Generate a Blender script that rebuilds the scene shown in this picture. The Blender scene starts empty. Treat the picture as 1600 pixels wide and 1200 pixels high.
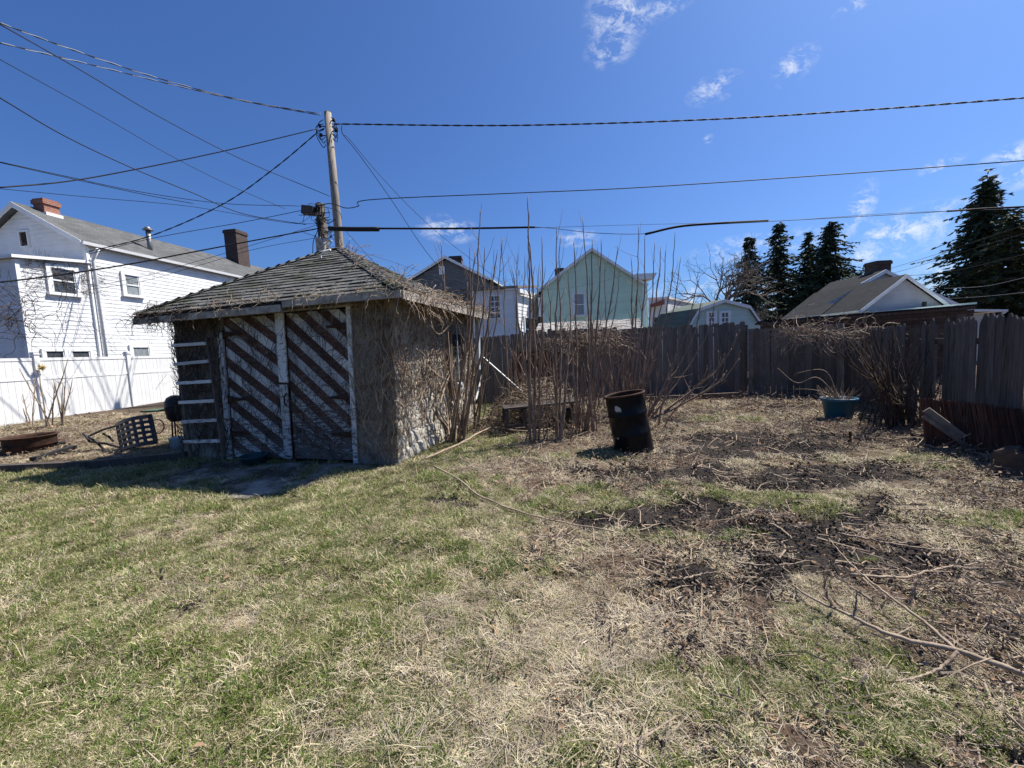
import bpy, math, random
import numpy as np
from mathutils import Matrix, Vector

rng = np.random.default_rng(7)
random.seed(7)
SC = bpy.context.scene
COL = SC.collection

# ------------------------------------------------------------------ camera
FPX, PITCH, ROLL, EYE = 620.0, math.radians(4.9), math.radians(-2.86), 1.6
RM = (Matrix.Rotation(math.pi / 2 - PITCH, 3, 'X') @ Matrix.Rotation(ROLL, 3, 'Z'))
RN = np.array(RM)
cam_d = bpy.data.cameras.new('camera')
cam_d.sensor_fit = 'HORIZONTAL'
cam_d.sensor_width = 36.0
cam_d.lens = 36.0 * FPX / 1600.0
cam_d.clip_start = 0.05
cam_d.clip_end = 3000
cam = bpy.data.objects.new('camera', cam_d)
COL.objects.link(cam)
cam.matrix_world = Matrix.Translation((0, 0, EYE)) @ RM.to_4x4()
SC.camera = cam

# ------------------------------------------------------------------ light
SUN_EL = math.radians(56)
SUN_AZ = math.atan2(0.90, 0.43)          # clockwise from +Y
sun_dir = Vector((math.sin(SUN_AZ) * math.cos(SUN_EL), math.cos(SUN_AZ) * math.cos(SUN_EL), math.sin(SUN_EL)))
sl = bpy.data.lights.new('sun', 'SUN')
sl.energy = 5.0
sl.angle = math.radians(0.5)
sl.color = (1.0, 0.955, 0.88)
so = bpy.data.objects.new('sun', sl)
COL.objects.link(so)
so.rotation_euler = sun_dir.to_track_quat('Z', 'Y').to_euler()

SC.view_settings.view_transform = 'Standard'
SC.view_settings.look = 'None'
SC.view_settings.gamma = 1
SC.view_settings.exposure = 0.80
SC.view_settings.use_curve_mapping = False
SC.cycles.max_bounces = 6
SC.cycles.use_denoising = True


def ray(px, py):
    return RN @ np.array([(px - 800) / FPX, (600 - py) / FPX, -1.0])


def at(px, py, Y):
    d = ray(px, py)
    return np.array([0, 0, EYE]) + d * (Y / d[1])


def pix(p):
    d = RN.T @ (np.array(p) - np.array([0, 0, EYE]))
    return 800 + FPX * d[0] / -d[2], 600 - FPX * d[1] / -d[2]


def hitplane(px, py, P, n):
    d = ray(px, py)
    o = np.array([0, 0, EYE])
    return o + d * (np.dot(np.array(P) - o, n) / np.dot(d, n))


world = bpy.data.worlds.new('World')
SC.world = world
world.use_nodes = True
wn, wl = world.node_tree.nodes, world.node_tree.links
wn.clear()
w_out = wn.new('ShaderNodeOutputWorld')
w_bg = wn.new('ShaderNodeBackground')
w_bg.inputs['Strength'].default_value = 0.066
sky = wn.new('ShaderNodeTexSky')
sky.sky_type = 'NISHITA'
sky.sun_disc = False
sky.sun_elevation = SUN_EL
sky.sun_rotation = SUN_AZ
sky.altitude = 100
sky.air_density = 1.0
sky.dust_density = 1.6
sky.ozone_density = 2.2


def wmath(op, a, b=None):
    n = wn.new('ShaderNodeMath')
    n.operation = op
    for i, x in enumerate((a, b)):
        if x is None:
            continue
        if isinstance(x, (int, float)):
            n.inputs[i].default_value = x
        else:
            wl.new(x, n.inputs[i])
    return n.outputs[0]


w_tc = wn.new('ShaderNodeTexCoord')
# thin wisps of cloud: patches of stretched noise high in the sky
cl_blobs = [((975, 15), (60, 65)), ((955, 75), (40, 32)), ((1040, 8), (42, 22)), ((1116, 138), (40, 24)), ((1240, 103), (34, 28)),
            ((1345, 3), (34, 12)), ((700, 358), (45, 22)), ((900, 372), (34, 14)),
            ((1400, 365), (120, 34)), ((1345, 325), (22, 40)), ((1455, 330), (60, 15)), ((1585, 240), (50, 18)),
            ((1590, 275), (60, 22)), ((1180, 385), (110, 22)), ((1370, 395), (90, 16)), ((1106, 218), (8, 8)), ((1470, 258), (32, 13)),
            ((1120, 470), (160, 40)), ((1480, 430), (90, 26))]
acc = None
for (cx, cy), (rx, ry) in cl_blobs:
    d0 = ray(cx, cy); d0 = d0 / np.linalg.norm(d0)
    ex = ray(cx + rx, cy); ex = ex / np.linalg.norm(ex) - d0
    ey = ray(cx, cy - ry); ey = ey / np.linalg.norm(ey) - d0
    sub = wn.new('ShaderNodeVectorMath'); sub.operation = 'SUBTRACT'
    wl.new(w_tc.outputs['Generated'], sub.inputs[0]); sub.inputs[1].default_value = d0
    ds = []
    for e in (ex, ey):
        dt = wn.new('ShaderNodeVectorMath'); dt.operation = 'DOT_PRODUCT'
        wl.new(sub.outputs[0], dt.inputs[0]); dt.inputs[1].default_value = e / np.dot(e, e)
        ds.append(wmath('MULTIPLY', dt.outputs['Value'], dt.outputs['Value']))
    r2 = wmath('ADD', ds[0], ds[1])
    g = wmath('SUBTRACT', 1.25, wmath('POWER', r2, .7))
    g = wmath('MAXIMUM', g, 0.0)
    # keep to the hemisphere around the blob
    acc = g if acc is None else wmath('MAXIMUM', acc, g)
w_map = wn.new('ShaderNodeMapping')
w_map.inputs['Scale'].default_value = (9, 16, 15)
w_map.inputs['Rotation'].default_value = (0.3, 0.5, 0.5)
wl.new(w_tc.outputs['Generated'], w_map.inputs['Vector'])
w_no = wn.new('ShaderNodeTexNoise')
w_no.inputs['Scale'].default_value = 2.6
w_no.inputs['Detail'].default_value = 9
w_no.inputs['Roughness'].default_value = 0.74
w_no.inputs['Distortion'].default_value = 0.35
wl.new(w_map.outputs['Vector'], w_no.inputs['Vector'])
w_mr = wn.new('ShaderNodeMapRange')
w_mr.inputs['From Min'].default_value = 0.46
w_mr.inputs['From Max'].default_value = 0.86
wl.new(w_no.outputs['Fac'], w_mr.inputs['Value'])
cfac = wmath('MINIMUM', wmath('MULTIPLY', wmath('MULTIPLY', w_mr.outputs['Result'], acc), 1.35), 0.92)
w_tint = wn.new('ShaderNodeMix'); w_tint.data_type = 'RGBA'; w_tint.blend_type = 'MULTIPLY'
w_tint.inputs[0].default_value = 1.0
wl.new(sky.outputs[0], w_tint.inputs[6]); w_tint.inputs[7].default_value = (0.46, 0.73, 1.19, 1)
w_mix = wn.new('ShaderNodeMix'); w_mix.data_type = 'RGBA'
wl.new(cfac, w_mix.inputs[0])
wl.new(w_tint.outputs[2], w_mix.inputs[6])
w_mix.inputs[7].default_value = (8.2, 8.6, 9.4, 1)
wl.new(w_mix.outputs[2], w_bg.inputs['Color'])
wl.new(w_bg.outputs[0], w_out.inputs['Surface'])

# ------------------------------------------------------------------ noise
_T = np.random.default_rng(3).random((256, 256))


def vnoise(x, y, k=0):
    x = np.asarray(x, float) + 37.7 * k + 1000
    y = np.asarray(y, float) + 19.3 * k + 1000
    xi, yi = np.floor(x).astype(int), np.floor(y).astype(int)
    fx, fy = x - xi, y - yi
    fx = fx * fx * (3 - 2 * fx); fy = fy * fy * (3 - 2 * fy)
    a = _T[xi % 256, yi % 256]; b = _T[(xi + 1) % 256, yi % 256]
    c = _T[xi % 256, (yi + 1) % 256]; d = _T[(xi + 1) % 256, (yi + 1) % 256]
    return (a * (1 - fx) + b * fx) * (1 - fy) + (c * (1 - fx) + d * fx) * fy


def fbm(x, y, k=0, o=4):
    s, amp, tot = 0, 1.0, 0
    for i in range(o):
        s = s + amp * vnoise(np.asarray(x) * 2 ** i, np.asarray(y) * 2 ** i, k + i)
        tot += amp; amp *= 0.55
    return s / tot


def sstep(x, a, b):
    t = np.clip((np.asarray(x, float) - a) / (b - a), 0, 1)
    return t * t * (3 - 2 * t)


def gz0(x, y):
    """smooth lie of the land: level yard, a raised bed at the left"""
    x = np.asarray(x, float); y = np.asarray(y, float)
    edge = 6.55 + (x + 8.7) * 0.11
    inbed = sstep(-x, 5.75, 5.95)
    bed = inbed * (sstep(y - edge, 0.0, 0.12) * 0.07 + sstep(-x, 6.5, 13.0) * sstep(y - edge, 0.1, 1.6) * 0.19)
    mound = 0.10 * sstep(y, 7.6, 9.5) * sstep(x, -0.6, 0.6) * (1 - sstep(x, 2.2, 3.6))
    return bed + mound + (fbm(x * 0.5, y * 0.5, 11, 2) - 0.5) * 0.05


def gz(x, y):
    return gz0(x, y) + (fbm(np.asarray(x) * 2.6, np.asarray(y) * 2.6, 21, 3) - 0.5) * 0.075


def ground(px, py):
    z = 0.0
    for _ in range(6):
        d = ray(px, py)
        p = np.array([0, 0, EYE]) + d * ((z - EYE) / d[2])
        z = float(gz(p[0], p[1]))
    return p


# ------------------------------------------------------------------ mesh building
class MB:
    def __init__(self):
        self.v, self.f, self.m, self.n = [], [], [], 0

    def add(self, V, F, mi=0):
        V = np.asarray(V, float)
        o = self.n
        self.v.append(V)
        self.f.extend([tuple(i + o for i in q) for q in F])
        self.m.extend([mi] * len(F))
        self.n += len(V)

    def box(self, c, size, M=None, mi=0):
        s = np.array(size) / 2
        V = np.array([[x, y, z] for x in (-1, 1) for y in (-1, 1) for z in (-1, 1)], float) * s
        if M is not None:
            V = V @ np.array(M).T
        self.add(V + np.array(c), [(0, 1, 3, 2), (4, 6, 7, 5), (0, 4, 5, 1), (2, 3, 7, 6), (0, 2, 6, 4), (1, 5, 7, 3)], mi)

    def bar(self, a, b, w, h, up=(0, 0, 1), mi=0):
        a, b = np.array(a, float), np.array(b, float)
        t = b - a; L = np.linalg.norm(t); t = t / L
        s = np.cross(np.array(up, float), t)
        if np.linalg.norm(s) < 1e-4:
            s = np.cross((1, 0, 0), t)
        s /= np.linalg.norm(s); u = np.cross(t, s)
        self.box((a + b) / 2, (w, L, h), np.array([s, t, u]).T, mi)

    def prism(self, poly, vec, mi=0):
        P = np.array(poly, float); Q = P + np.array(vec, float); n = len(P)
        F = [tuple(range(n - 1, -1, -1)), tuple(range(n, 2 * n))]
        F += [(i, (i + 1) % n, n + (i + 1) % n, n + i) for i in range(n)]
        nrm = np.cross(P[1] - P[0], P[2] - P[1])
        if np.dot(nrm, np.array(vec)) < 0:
            F = [f[::-1] for f in F]
        self.add(np.vstack([P, Q]), F, mi)

    def tube(self, pts, r, sides=5, mi=0):
        P = np.array(pts, float); n = len(P)
        R = np.full(n, r, float) if np.isscalar(r) else np.array(r, float)
        T = np.gradient(P, axis=0)
        T /= np.linalg.norm(T, axis=1, keepdims=True) + 1e-9
        ref = np.array([0, 0, 1.0]) if abs(T[:, 2]).mean() < 0.8 else np.array([1.0, 0.13, 0])
        S = np.cross(T, ref); S /= np.linalg.norm(S, axis=1, keepdims=True) + 1e-9
        U = np.cross(T, S)
        a = np.arange(sides) * 2 * math.pi / sides
        V = P[:, None, :] + R[:, None, None] * (np.cos(a)[None, :, None] * S[:, None, :] + np.sin(a)[None, :, None] * U[:, None, :])
        F = []
        for i in range(n - 1):
            for j in range(sides):
                k = (j + 1) % sides
                F.append((i * sides + j, i * sides + k, (i + 1) * sides + k, (i + 1) * sides + j))
        F.append(tuple(range(sides - 1, -1, -1)))
        F.append(tuple((n - 1) * sides + j for j in range(sides)))
        self.add(V.reshape(-1, 3), F, mi)

    def lathe(self, prof, o, M=None, seg=32, mi=0, a0=0, a1=2 * math.pi):
        full = abs(a1 - a0 - 2 * math.pi) < 1e-6
        a = np.linspace(a0, a1, seg, endpoint=not full)
        V = []
        for r, z in prof:
            V += [[r * math.cos(t), r * math.sin(t), z] for t in a]
        V = np.array(V)
        if M is not None:
            V = V @ np.array(M).T
        F = []
        for i in range(len(prof) - 1):
            for j in range(seg if full else seg - 1):
                k = (j + 1) % seg
                F.append((i * seg + j, i * seg + k, (i + 1) * seg + k, (i + 1) * seg + j))
        self.add(V + np.array(o), F, mi)

    def mesh(self, name, mats, smooth=False, off=(0, 0, 0)):
        me = bpy.data.meshes.new(name)
        V = np.vstack(self.v) - np.array(off)
        me.from_pydata(V.tolist(), [], self.f)
        for m in (mats if isinstance(mats, (list, tuple)) else [mats]):
            me.materials.append(m)
        if any(self.m):
            me.polygons.foreach_set('material_index', self.m)
        if smooth:
            me.polygons.foreach_set('use_smooth', [True] * len(me.polygons))
        me.update()
        return me


ORG = {}


def reg(o, loc):
    ORG[o.name] = np.array(loc, float)
    return o


def tag(o, label=None, cat=None, group=None, kind=None):
    if label: o['label'] = label
    if cat: o['category'] = cat
    if group: o['group'] = group
    if kind: o['kind'] = kind
    return o


def thing(name, label, cat, loc, group=None):
    o = bpy.data.objects.new(name, None)
    o.empty_display_size = 0.2
    COL.objects.link(o)
    o.location = [float(c) for c in loc]
    tag(o, label, cat, group)
    return reg(o, loc)


def part(name, mb, mats, parent=None, smooth=False, kind=None, loc=None, label=None):
    off = ORG[parent.name] if parent else (np.array(loc, float) if loc is not None else np.vstack(mb.v).min(0) * [0, 0, 1] + np.vstack(mb.v).mean(0) * [1, 1, 0])
    o = bpy.data.objects.new(name, mb.mesh(name, mats, smooth, off))
    COL.objects.link(o)
    if parent:
        o.parent = parent
    else:
        o.location = off.tolist()
    if kind: o['kind'] = kind
    if label: o['label'] = label
    return reg(o, off)


def one(name, label, cat, mb, mats, smooth=False, group=None, kind=None, loc=None):
    return tag(part(name, mb, mats, None, smooth, kind, loc), label, cat, group)


def piece(name, me, parent, M):
    """a piece that shares mesh data; M places it in the world"""
    o = bpy.data.objects.new(name, me)
    COL.objects.link(o)
    o.parent = parent
    o.matrix_basis = Matrix.Translation(-Vector(ORG[parent.name].tolist())) @ M
    return o


def M4(x, y, z, o):
    """matrix from three axis vectors and an origin"""
    m = Matrix.Identity(4)
    for i, c in enumerate((x, y, z, o)):
        for j in range(3):
            m[j][i] = float(c[j])
    return m


def spline(ctrl, n):
    """Catmull-Rom through control points"""
    C = np.array(ctrl, float)
    if len(C) == 2:
        t = np.linspace(0, 1, n)[:, None]
        return C[0] * (1 - t) + C[1] * t
    P = np.vstack([2 * C[0] - C[1], C, 2 * C[-1] - C[-2]])
    out = []
    t = np.linspace(0, len(C) - 1, n)
    for q in t:
        i = min(int(q), len(C) - 2); f = q - i
        a, b, c, d = P[i], P[i + 1], P[i + 2], P[i + 3]
        out.append(0.5 * (2 * b + (c - a) * f + (2 * a - 5 * b + 4 * c - d) * f * f + (3 * b - a - 3 * c + d) * f ** 3))
    return np.array(out)


# ------------------------------------------------------------------ materials
def mat(name, c1, c2=None, scale=6.0, stretch=(1, 1, 1), rough=0.8, spec=0.3, metallic=0.0, bump=0.0, bscale=40.0,
        rnd=0.0, c3=None, c3_scale=2.0, c3_lo=0.55, c3_hi=0.65, trans=0.0, detail=6.0, lo=0.35, hi=0.65, island=0.0):
    m = bpy.data.materials.new(name)
    m.use_nodes = True
    N, L = m.node_tree.nodes, m.node_tree.links
    b = N['Principled BSDF']
    b.inputs['Roughness'].default_value = rough
    b.inputs['Specular IOR Level'].default_value = spec
    b.inputs['Metallic'].default_value = metallic
    geo = N.new('ShaderNodeNewGeometry')
    mp = N.new('ShaderNodeMapping')
    mp.inputs['Scale'].default_value = stretch
    L.new(geo.outputs['Position'], mp.inputs['Vector'])
    col = None
    if c2 is not None:
        no = N.new('ShaderNodeTexNoise')
        no.inputs['Scale'].default_value = scale
        no.inputs['Detail'].default_value = detail
        no.inputs['Roughness'].default_value = 0.65
        L.new(mp.outputs[0], no.inputs['Vector'])
        mr = N.new('ShaderNodeMapRange')
        mr.inputs['From Min'].default_value = lo; mr.inputs['From Max'].default_value = hi
        L.new(no.outputs['Fac'], mr.inputs['Value'])
        mx = N.new('ShaderNodeMix'); mx.data_type = 'RGBA'
        L.new(mr.outputs[0], mx.inputs[0])
        mx.inputs[6].default_value = (*c1, 1); mx.inputs[7].default_value = (*c2, 1)
        col = mx.outputs[2]
    else:
        rg = N.new('ShaderNodeRGB'); rg.outputs[0].default_value = (*c1, 1)
        col = rg.outputs[0]
    if c3 is not None:
        no = N.new('ShaderNodeTexNoise')
        no.inputs['Scale'].default_value = c3_scale
        no.inputs['Detail'].default_value = 8
        no.inputs['Roughness'].default_value = 0.7
        L.new(mp.outputs[0], no.inputs['Vector'])
        mr = N.new('ShaderNodeMapRange')
        mr.inputs['From Min'].default_value = c3_lo; mr.inputs['From Max'].default_value = c3_hi
        L.new(no.outputs['Fac'], mr.inputs['Value'])
        mx = N.new('ShaderNodeMix'); mx.data_type = 'RGBA'
        L.new(mr.outputs[0], mx.inputs[0])
        L.new(col, mx.inputs[6]); mx.inputs[7].default_value = (*c3, 1)
        col = mx.outputs[2]
    for amt, src in ((rnd, 'obj'), (island, 'isl')):
        if amt > 0:
            rv = N.new('ShaderNodeObjectInfo').outputs['Random'] if src == 'obj' else geo.outputs['Random Per Island']
            mr = N.new('ShaderNodeMapRange')
            mr.inputs['To Min'].default_value = 1 - amt; mr.inputs['To Max'].default_value = 1 + amt
            L.new(rv, mr.inputs['Value'])
            hs = N.new('ShaderNodeHueSaturation')
            L.new(mr.outputs[0], hs.inputs['Value']); L.new(col, hs.inputs['Color'])
            col = hs.outputs[0]
    L.new(col, b.inputs['Base Color'])
    if bump > 0:
        nb = N.new('ShaderNodeTexNoise')
        nb.inputs['Scale'].default_value = bscale; nb.inputs['Detail'].default_value = 5
        L.new(mp.outputs[0], nb.inputs['Vector'])
        bp = N.new('ShaderNodeBump')
        bp.inputs['Strength'].default_value = bump; bp.inputs['Distance'].default_value = 0.02
        L.new(nb.outputs['Fac'], bp.inputs['Height']); L.new(bp.outputs[0], b.inputs['Normal'])
    if trans > 0:
        tr = N.new('ShaderNodeBsdfTranslucent')
        L.new(col, tr.inputs['Color'])
        ms = N.new('ShaderNodeMixShader'); ms.inputs[0].default_value = trans
        L.new(b.outputs[0], ms.inputs[1]); L.new(tr.outputs[0], ms.inputs[2])
        L.new(ms.outputs[0], N['Material Output'].inputs['Surface'])
    return m


def brick_mat(name, c1, c2, mortar, bw=0.21, bh=0.075, axis='xz'):
    m = bpy.data.materials.new(name); m.use_nodes = True
    N, L = m.node_tree.nodes, m.node_tree.links
    b = N['Principled BSDF']; b.inputs['Roughness'].default_value = 0.9
    geo = N.new('ShaderNodeNewGeometry')
    sp = N.new('ShaderNodeSeparateXYZ'); L.new(geo.outputs['Position'], sp.inputs[0])
    ad = N.new('ShaderNodeMath'); L.new(sp.outputs[0], ad.inputs[0]); L.new(sp.outputs[1], ad.inputs[1])
    cb = N.new('ShaderNodeCombineXYZ'); L.new(ad.outputs[0], cb.inputs[0]); L.new(sp.outputs[2], cb.inputs[1])
    bt = N.new('ShaderNodeTexBrick')
    bt.inputs['Color1'].default_value = (*c1, 1); bt.inputs['Color2'].default_value = (*c2, 1)
    bt.inputs['Mortar'].default_value = (*mortar, 1)
    bt.inputs['Scale'].default_value = 1; bt.inputs['Mortar Size'].default_value = 0.008
    bt.inputs['Brick Width'].default_value = bw; bt.inputs['Row Height'].default_value = bh
    L.new(cb.outputs[0], bt.inputs['Vector'])
    no = N.new('ShaderNodeTexNoise'); no.inputs['Scale'].default_value = 9; no.inputs['Detail'].default_value = 6
    L.new(geo.outputs['Position'], no.inputs['Vector'])
    hs = N.new('ShaderNodeHueSaturation'); L.new(bt.outputs['Color'], hs.inputs['Color'])
    mr = N.new('ShaderNodeMapRange'); mr.inputs['To Min'].default_value = 0.55; mr.inputs['To Max'].default_value = 1.45
    L.new(no.outputs['Fac'], mr.inputs['Value']); L.new(mr.outputs[0], hs.inputs['Value'])
    L.new(hs.outputs[0], b.inputs['Base Color'])
    bp = N.new('ShaderNodeBump'); bp.inputs['Strength'].default_value = 0.6; bp.inputs['Distance'].default_value = 0.01
    L.new(bt.outputs['Fac'], bp.inputs['Height']); bp.invert = True; L.new(bp.outputs[0], b.inputs['Normal'])
    return m


def shingle_mat(name, c1, c2, row=0.14):
    """asphalt roofing seen from afar: courses run level, follow height"""
    m = bpy.data.materials.new(name); m.use_nodes = True
    N, L = m.node_tree.nodes, m.node_tree.links
    b = N['Principled BSDF']; b.inputs['Roughness'].default_value = 0.95; b.inputs['Specular IOR Level'].default_value = 0.15
    geo = N.new('ShaderNodeNewGeometry')
    sp = N.new('ShaderNodeSeparateXYZ'); L.new(geo.outputs['Position'], sp.inputs[0])
    ad = N.new('ShaderNodeMath'); L.new(sp.outputs[0], ad.inputs[0]); L.new(sp.outputs[1], ad.inputs[1])
    cb = N.new('ShaderNodeCombineXYZ'); L.new(ad.outputs[0], cb.inputs[0]); L.new(sp.outputs[2], cb.inputs[1])
    bt = N.new('ShaderNodeTexBrick')
    bt.inputs['Color1'].default_value = (*c1, 1); bt.inputs['Color2'].default_value = (*c2, 1)
    bt.inputs['Mortar'].default_value = (*[x * 0.6 for x in c1], 1)
    bt.inputs['Scale'].default_value = 1; bt.inputs['Mortar Size'].default_value = 0.006
    bt.inputs['Brick Width'].default_value = 0.3; bt.inputs['Row Height'].default_value = row * 0.55
    L.new(cb.outputs[0], bt.inputs['Vector'])
    no = N.new('ShaderNodeTexNoise'); no.inputs['Scale'].default_value = 1.6; no.inputs['Detail'].default_value = 8
    L.new(geo.outputs['Position'], no.inputs['Vector'])
    hs = N.new('ShaderNodeHueSaturation'); L.new(bt.outputs['Color'], hs.inputs['Color'])
    mr = N.new('ShaderNodeMapRange'); mr.inputs['To Min'].default_value = 0.6; mr.inputs['To Max'].default_value = 1.4
    L.new(no.outputs['Fac'], mr.inputs['Value']); L.new(mr.outputs[0], hs.inputs['Value'])
    L.new(hs.outputs[0], b.inputs['Base Color'])
    return m


m_pole = mat('pole wood', (0.30, 0.26, 0.21), (0.20, 0.17, 0.14), 6, (6, 6, 0.5), bump=0.4, bscale=25)
m_poledark = mat('old pole wood', (0.10, 0.08, 0.07), (0.05, 0.042, 0.036), 5, (6, 6, 0.6), bump=0.4)
m_rubber = mat('black cable', (0.016, 0.016, 0.018), rough=0.7, spec=0.25)
m_alu = mat('bare aluminium strand', (0.22, 0.225, 0.235), rough=0.6, metallic=0.5)
m_hard = mat('galvanised steel', (0.28, 0.29, 0.30), (0.18, 0.18, 0.19), 12, rough=0.5, metallic=0.7)
m_vinyl = mat('white vinyl', (0.70, 0.70, 0.69), (0.63, 0.63, 0.61), 2.5, rough=0.45, spec=0.4, rnd=0.02)
m_siding = mat('white siding', (0.78, 0.78, 0.77), (0.66, 0.66, 0.65), 1.2, (1, 1, 0.5), rough=0.55, island=0.04)
m_wtrim = mat('white trim', (0.80, 0.80, 0.79), (0.70, 0.70, 0.69), 3, rough=0.5)
m_glass = mat('window glass', (0.025, 0.032, 0.04), (0.07, 0.075, 0.08), 1.5, rough=0.06, spec=0.7)
m_curtain = mat('window with pale curtain', (0.30, 0.32, 0.32), (0.16, 0.18, 0.19), 4, (4, 4, 0.5), rough=0.15, spec=0.6)
m_roofgrey = shingle_mat('grey roofing', (0.085, 0.087, 0.086), (0.125, 0.125, 0.122))
m_roofdark = shingle_mat('dark roofing', (0.016, 0.0175, 0.020), (0.029, 0.030, 0.034))
m_roofgreen = shingle_mat('grey green roofing', (0.10, 0.125, 0.105), (0.14, 0.165, 0.14))
m_brick = brick_mat('red brick', (0.34, 0.11, 0.055), (0.26, 0.085, 0.05), (0.30, 0.27, 0.24))
m_brickdk = brick_mat('sooty brick', (0.085, 0.05, 0.042), (0.055, 0.036, 0.032), (0.05, 0.045, 0.04))
m_brickwh = brick_mat('whitewashed brick', (0.55, 0.55, 0.52), (0.40, 0.38, 0.35), (0.26, 0.25, 0.24))
m_slatewh = mat('bleached slate', (0.30, 0.285, 0.265), (0.17, 0.155, 0.145), 6, rough=0.8, island=0.3)
m_black = mat('black metal', (0.015, 0.015, 0.016), (0.03, 0.026, 0.024), 8, rough=0.5)
m_rust = mat('rusty steel', (0.075, 0.036, 0.022), (0.03, 0.017, 0.012), 9, rough=0.9, bump=0.3)
m_greensid = mat('green siding', (0.62, 0.77, 0.60), (0.55, 0.70, 0.535), 1.3, (1, 1, 0.6), rough=0.6, island=0.05)
m_mintsid = mat('mint siding', (0.54, 0.66, 0.58), (0.48, 0.60, 0.52), 1.3, rough=0.6, island=0.04)
m_greysid = mat('charcoal siding', (0.17, 0.165, 0.16), (0.135, 0.13, 0.125), 2, rough=0.7, island=0.06)
m_lilac = mat('pale grey siding', (0.46, 0.45, 0.46), (0.40, 0.39, 0.40), 2, rough=0.6, island=0.05)
m_cream = mat('cream siding', (0.55, 0.53, 0.45), (0.48, 0.46, 0.39), 2, rough=0.6, island=0.05)
m_fencedark = mat('dark weathered wood', (0.14, 0.122, 0.105), (0.07, 0.06, 0.053), 4, (9, 9, 0.7), rough=0.9, bump=0.5, bscale=14, rnd=0.3)
m_fencegrey = mat('weathered fence wood', (0.18, 0.155, 0.13), (0.10, 0.086, 0.074), 4, (9, 9, 0.7), rough=0.9, bump=0.5, bscale=14, rnd=0.28)
m_fencebrown = mat('rotten brown wood', (0.11, 0.07, 0.05), (0.055, 0.038, 0.03), 4, (8, 8, 0.8), rough=0.9, bump=0.5, bscale=14, rnd=0.3, island=0.25)
m_plank = mat('old timber', (0.13, 0.10, 0.08), (0.07, 0.055, 0.045), 5, rough=0.9, bump=0.4, rnd=0.2)
m_conc = mat('pale concrete', (0.33, 0.30, 0.26), (0.20, 0.18, 0.15), 5, rough=0.95, bump=0.8, bscale=30, c3=(0.055, 0.045, 0.033), c3_scale=1.7, c3_lo=.40, c3_hi=.56)
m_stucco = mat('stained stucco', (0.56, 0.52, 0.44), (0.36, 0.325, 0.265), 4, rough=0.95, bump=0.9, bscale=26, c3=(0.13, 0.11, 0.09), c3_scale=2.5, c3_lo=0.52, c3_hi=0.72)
m_shingle = mat('grey roof shingle', (0.155, 0.153, 0.143), (0.10, 0.098, 0.09), 14, rough=0.95, spec=0.1, bump=0.5, bscale=120, rnd=0.30, island=0.22, c3=(0.075, 0.08, 0.055), c3_scale=1.6, c3_lo=.5, c3_hi=.62)
m_under = mat('roof felt', (0.025, 0.023, 0.021), rough=0.95)
m_fascia = mat('worn fascia paint', (0.48, 0.44, 0.38), (0.20, 0.165, 0.135), 7, rough=0.85, bump=0.3)
m_dark = mat('dark opening', (0.012, 0.011, 0.010), rough=0.9)
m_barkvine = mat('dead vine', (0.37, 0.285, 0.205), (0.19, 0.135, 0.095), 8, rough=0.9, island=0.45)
m_brush = mat('dry twig heap', (0.33, 0.26, 0.19), (0.20, 0.15, 0.105), 8, rough=0.9, island=0.45)
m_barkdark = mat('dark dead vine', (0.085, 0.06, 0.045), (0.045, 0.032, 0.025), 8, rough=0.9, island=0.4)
m_bark = mat('brown shrub bark', (0.26, 0.19, 0.135), (0.14, 0.10, 0.075), 9, rough=0.8, island=0.3)
m_barkred = mat('reddish cane bark', (0.27, 0.195, 0.145), (0.145, 0.10, 0.075), 9, rough=0.75, island=0.3)
m_barkgrey = mat('grey tree bark', (0.16, 0.135, 0.115), (0.09, 0.075, 0.065), 3, rough=0.9)
m_stucco_shade = mat('stained stucco darkened for shade', (0.30, 0.27, 0.225), (0.19, 0.165, 0.135), 4, rough=0.95, bump=0.9, bscale=26, c3=(0.09, 0.075, 0.06), c3_scale=2.5, c3_lo=0.48, c3_hi=0.68)  # same stained stucco, colours darkened to paint in the front wall's shade
m_stick = mat('pale stick bark', (0.36, 0.28, 0.20), (0.22, 0.165, 0.12), 14, rough=0.85, bump=0.3)
m_needle = mat('spruce needles', (0.032, 0.050, 0.028), (0.075, 0.095, 0.050), 0.5, rough=0.75, spec=0.2, island=0.6)
m_needle2 = mat('olive spruce needles', (0.05, 0.06, 0.026), (0.085, 0.088, 0.042), 0.5, rough=0.75, spec=0.2, island=0.45)
m_green_blade = mat('green grass blade', (0.085, 0.145, 0.020), (0.185, 0.225, 0.048), 3, rough=0.6, rnd=0.35, trans=0.35)
m_straw_blade = mat('straw grass blade', (0.57, 0.485, 0.31), (0.33, 0.265, 0.16), 5, rough=0.65, rnd=0.3, island=0.25, trans=0.22)
m_grey_blade = mat('bleached grass blade', (0.50, 0.43, 0.325), (0.28, 0.23, 0.17), 5, rough=0.7, rnd=0.3, island=0.3, trans=0.15)
m_leaf = mat('dead brown leaf', (0.19, 0.115, 0.065), (0.30, 0.21, 0.13), 30, rough=0.8, rnd=0.45, trans=0.1)
m_chip = mat('wood chip', (0.25, 0.195, 0.15), (0.12, 0.09, 0.072), 20, rough=0.85, rnd=0.5)
m_clod = mat('soil clod', (0.050, 0.041, 0.035), (0.035, 0.027, 0.022), 30, rough=1.0, bump=0.6, rnd=0.3)
m_blue = mat('blue plastic', (0.016, 0.09, 0.16), (0.022, 0.105, 0.175), 4, rough=0.45, spec=0.4)
m_soil = mat('potting soil', (0.04, 0.03, 0.024), (0.07, 0.055, 0.04), 20, rough=1)
m_teal = mat('teal plastic', (0.014, 0.055, 0.06), rough=0.5)
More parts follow.
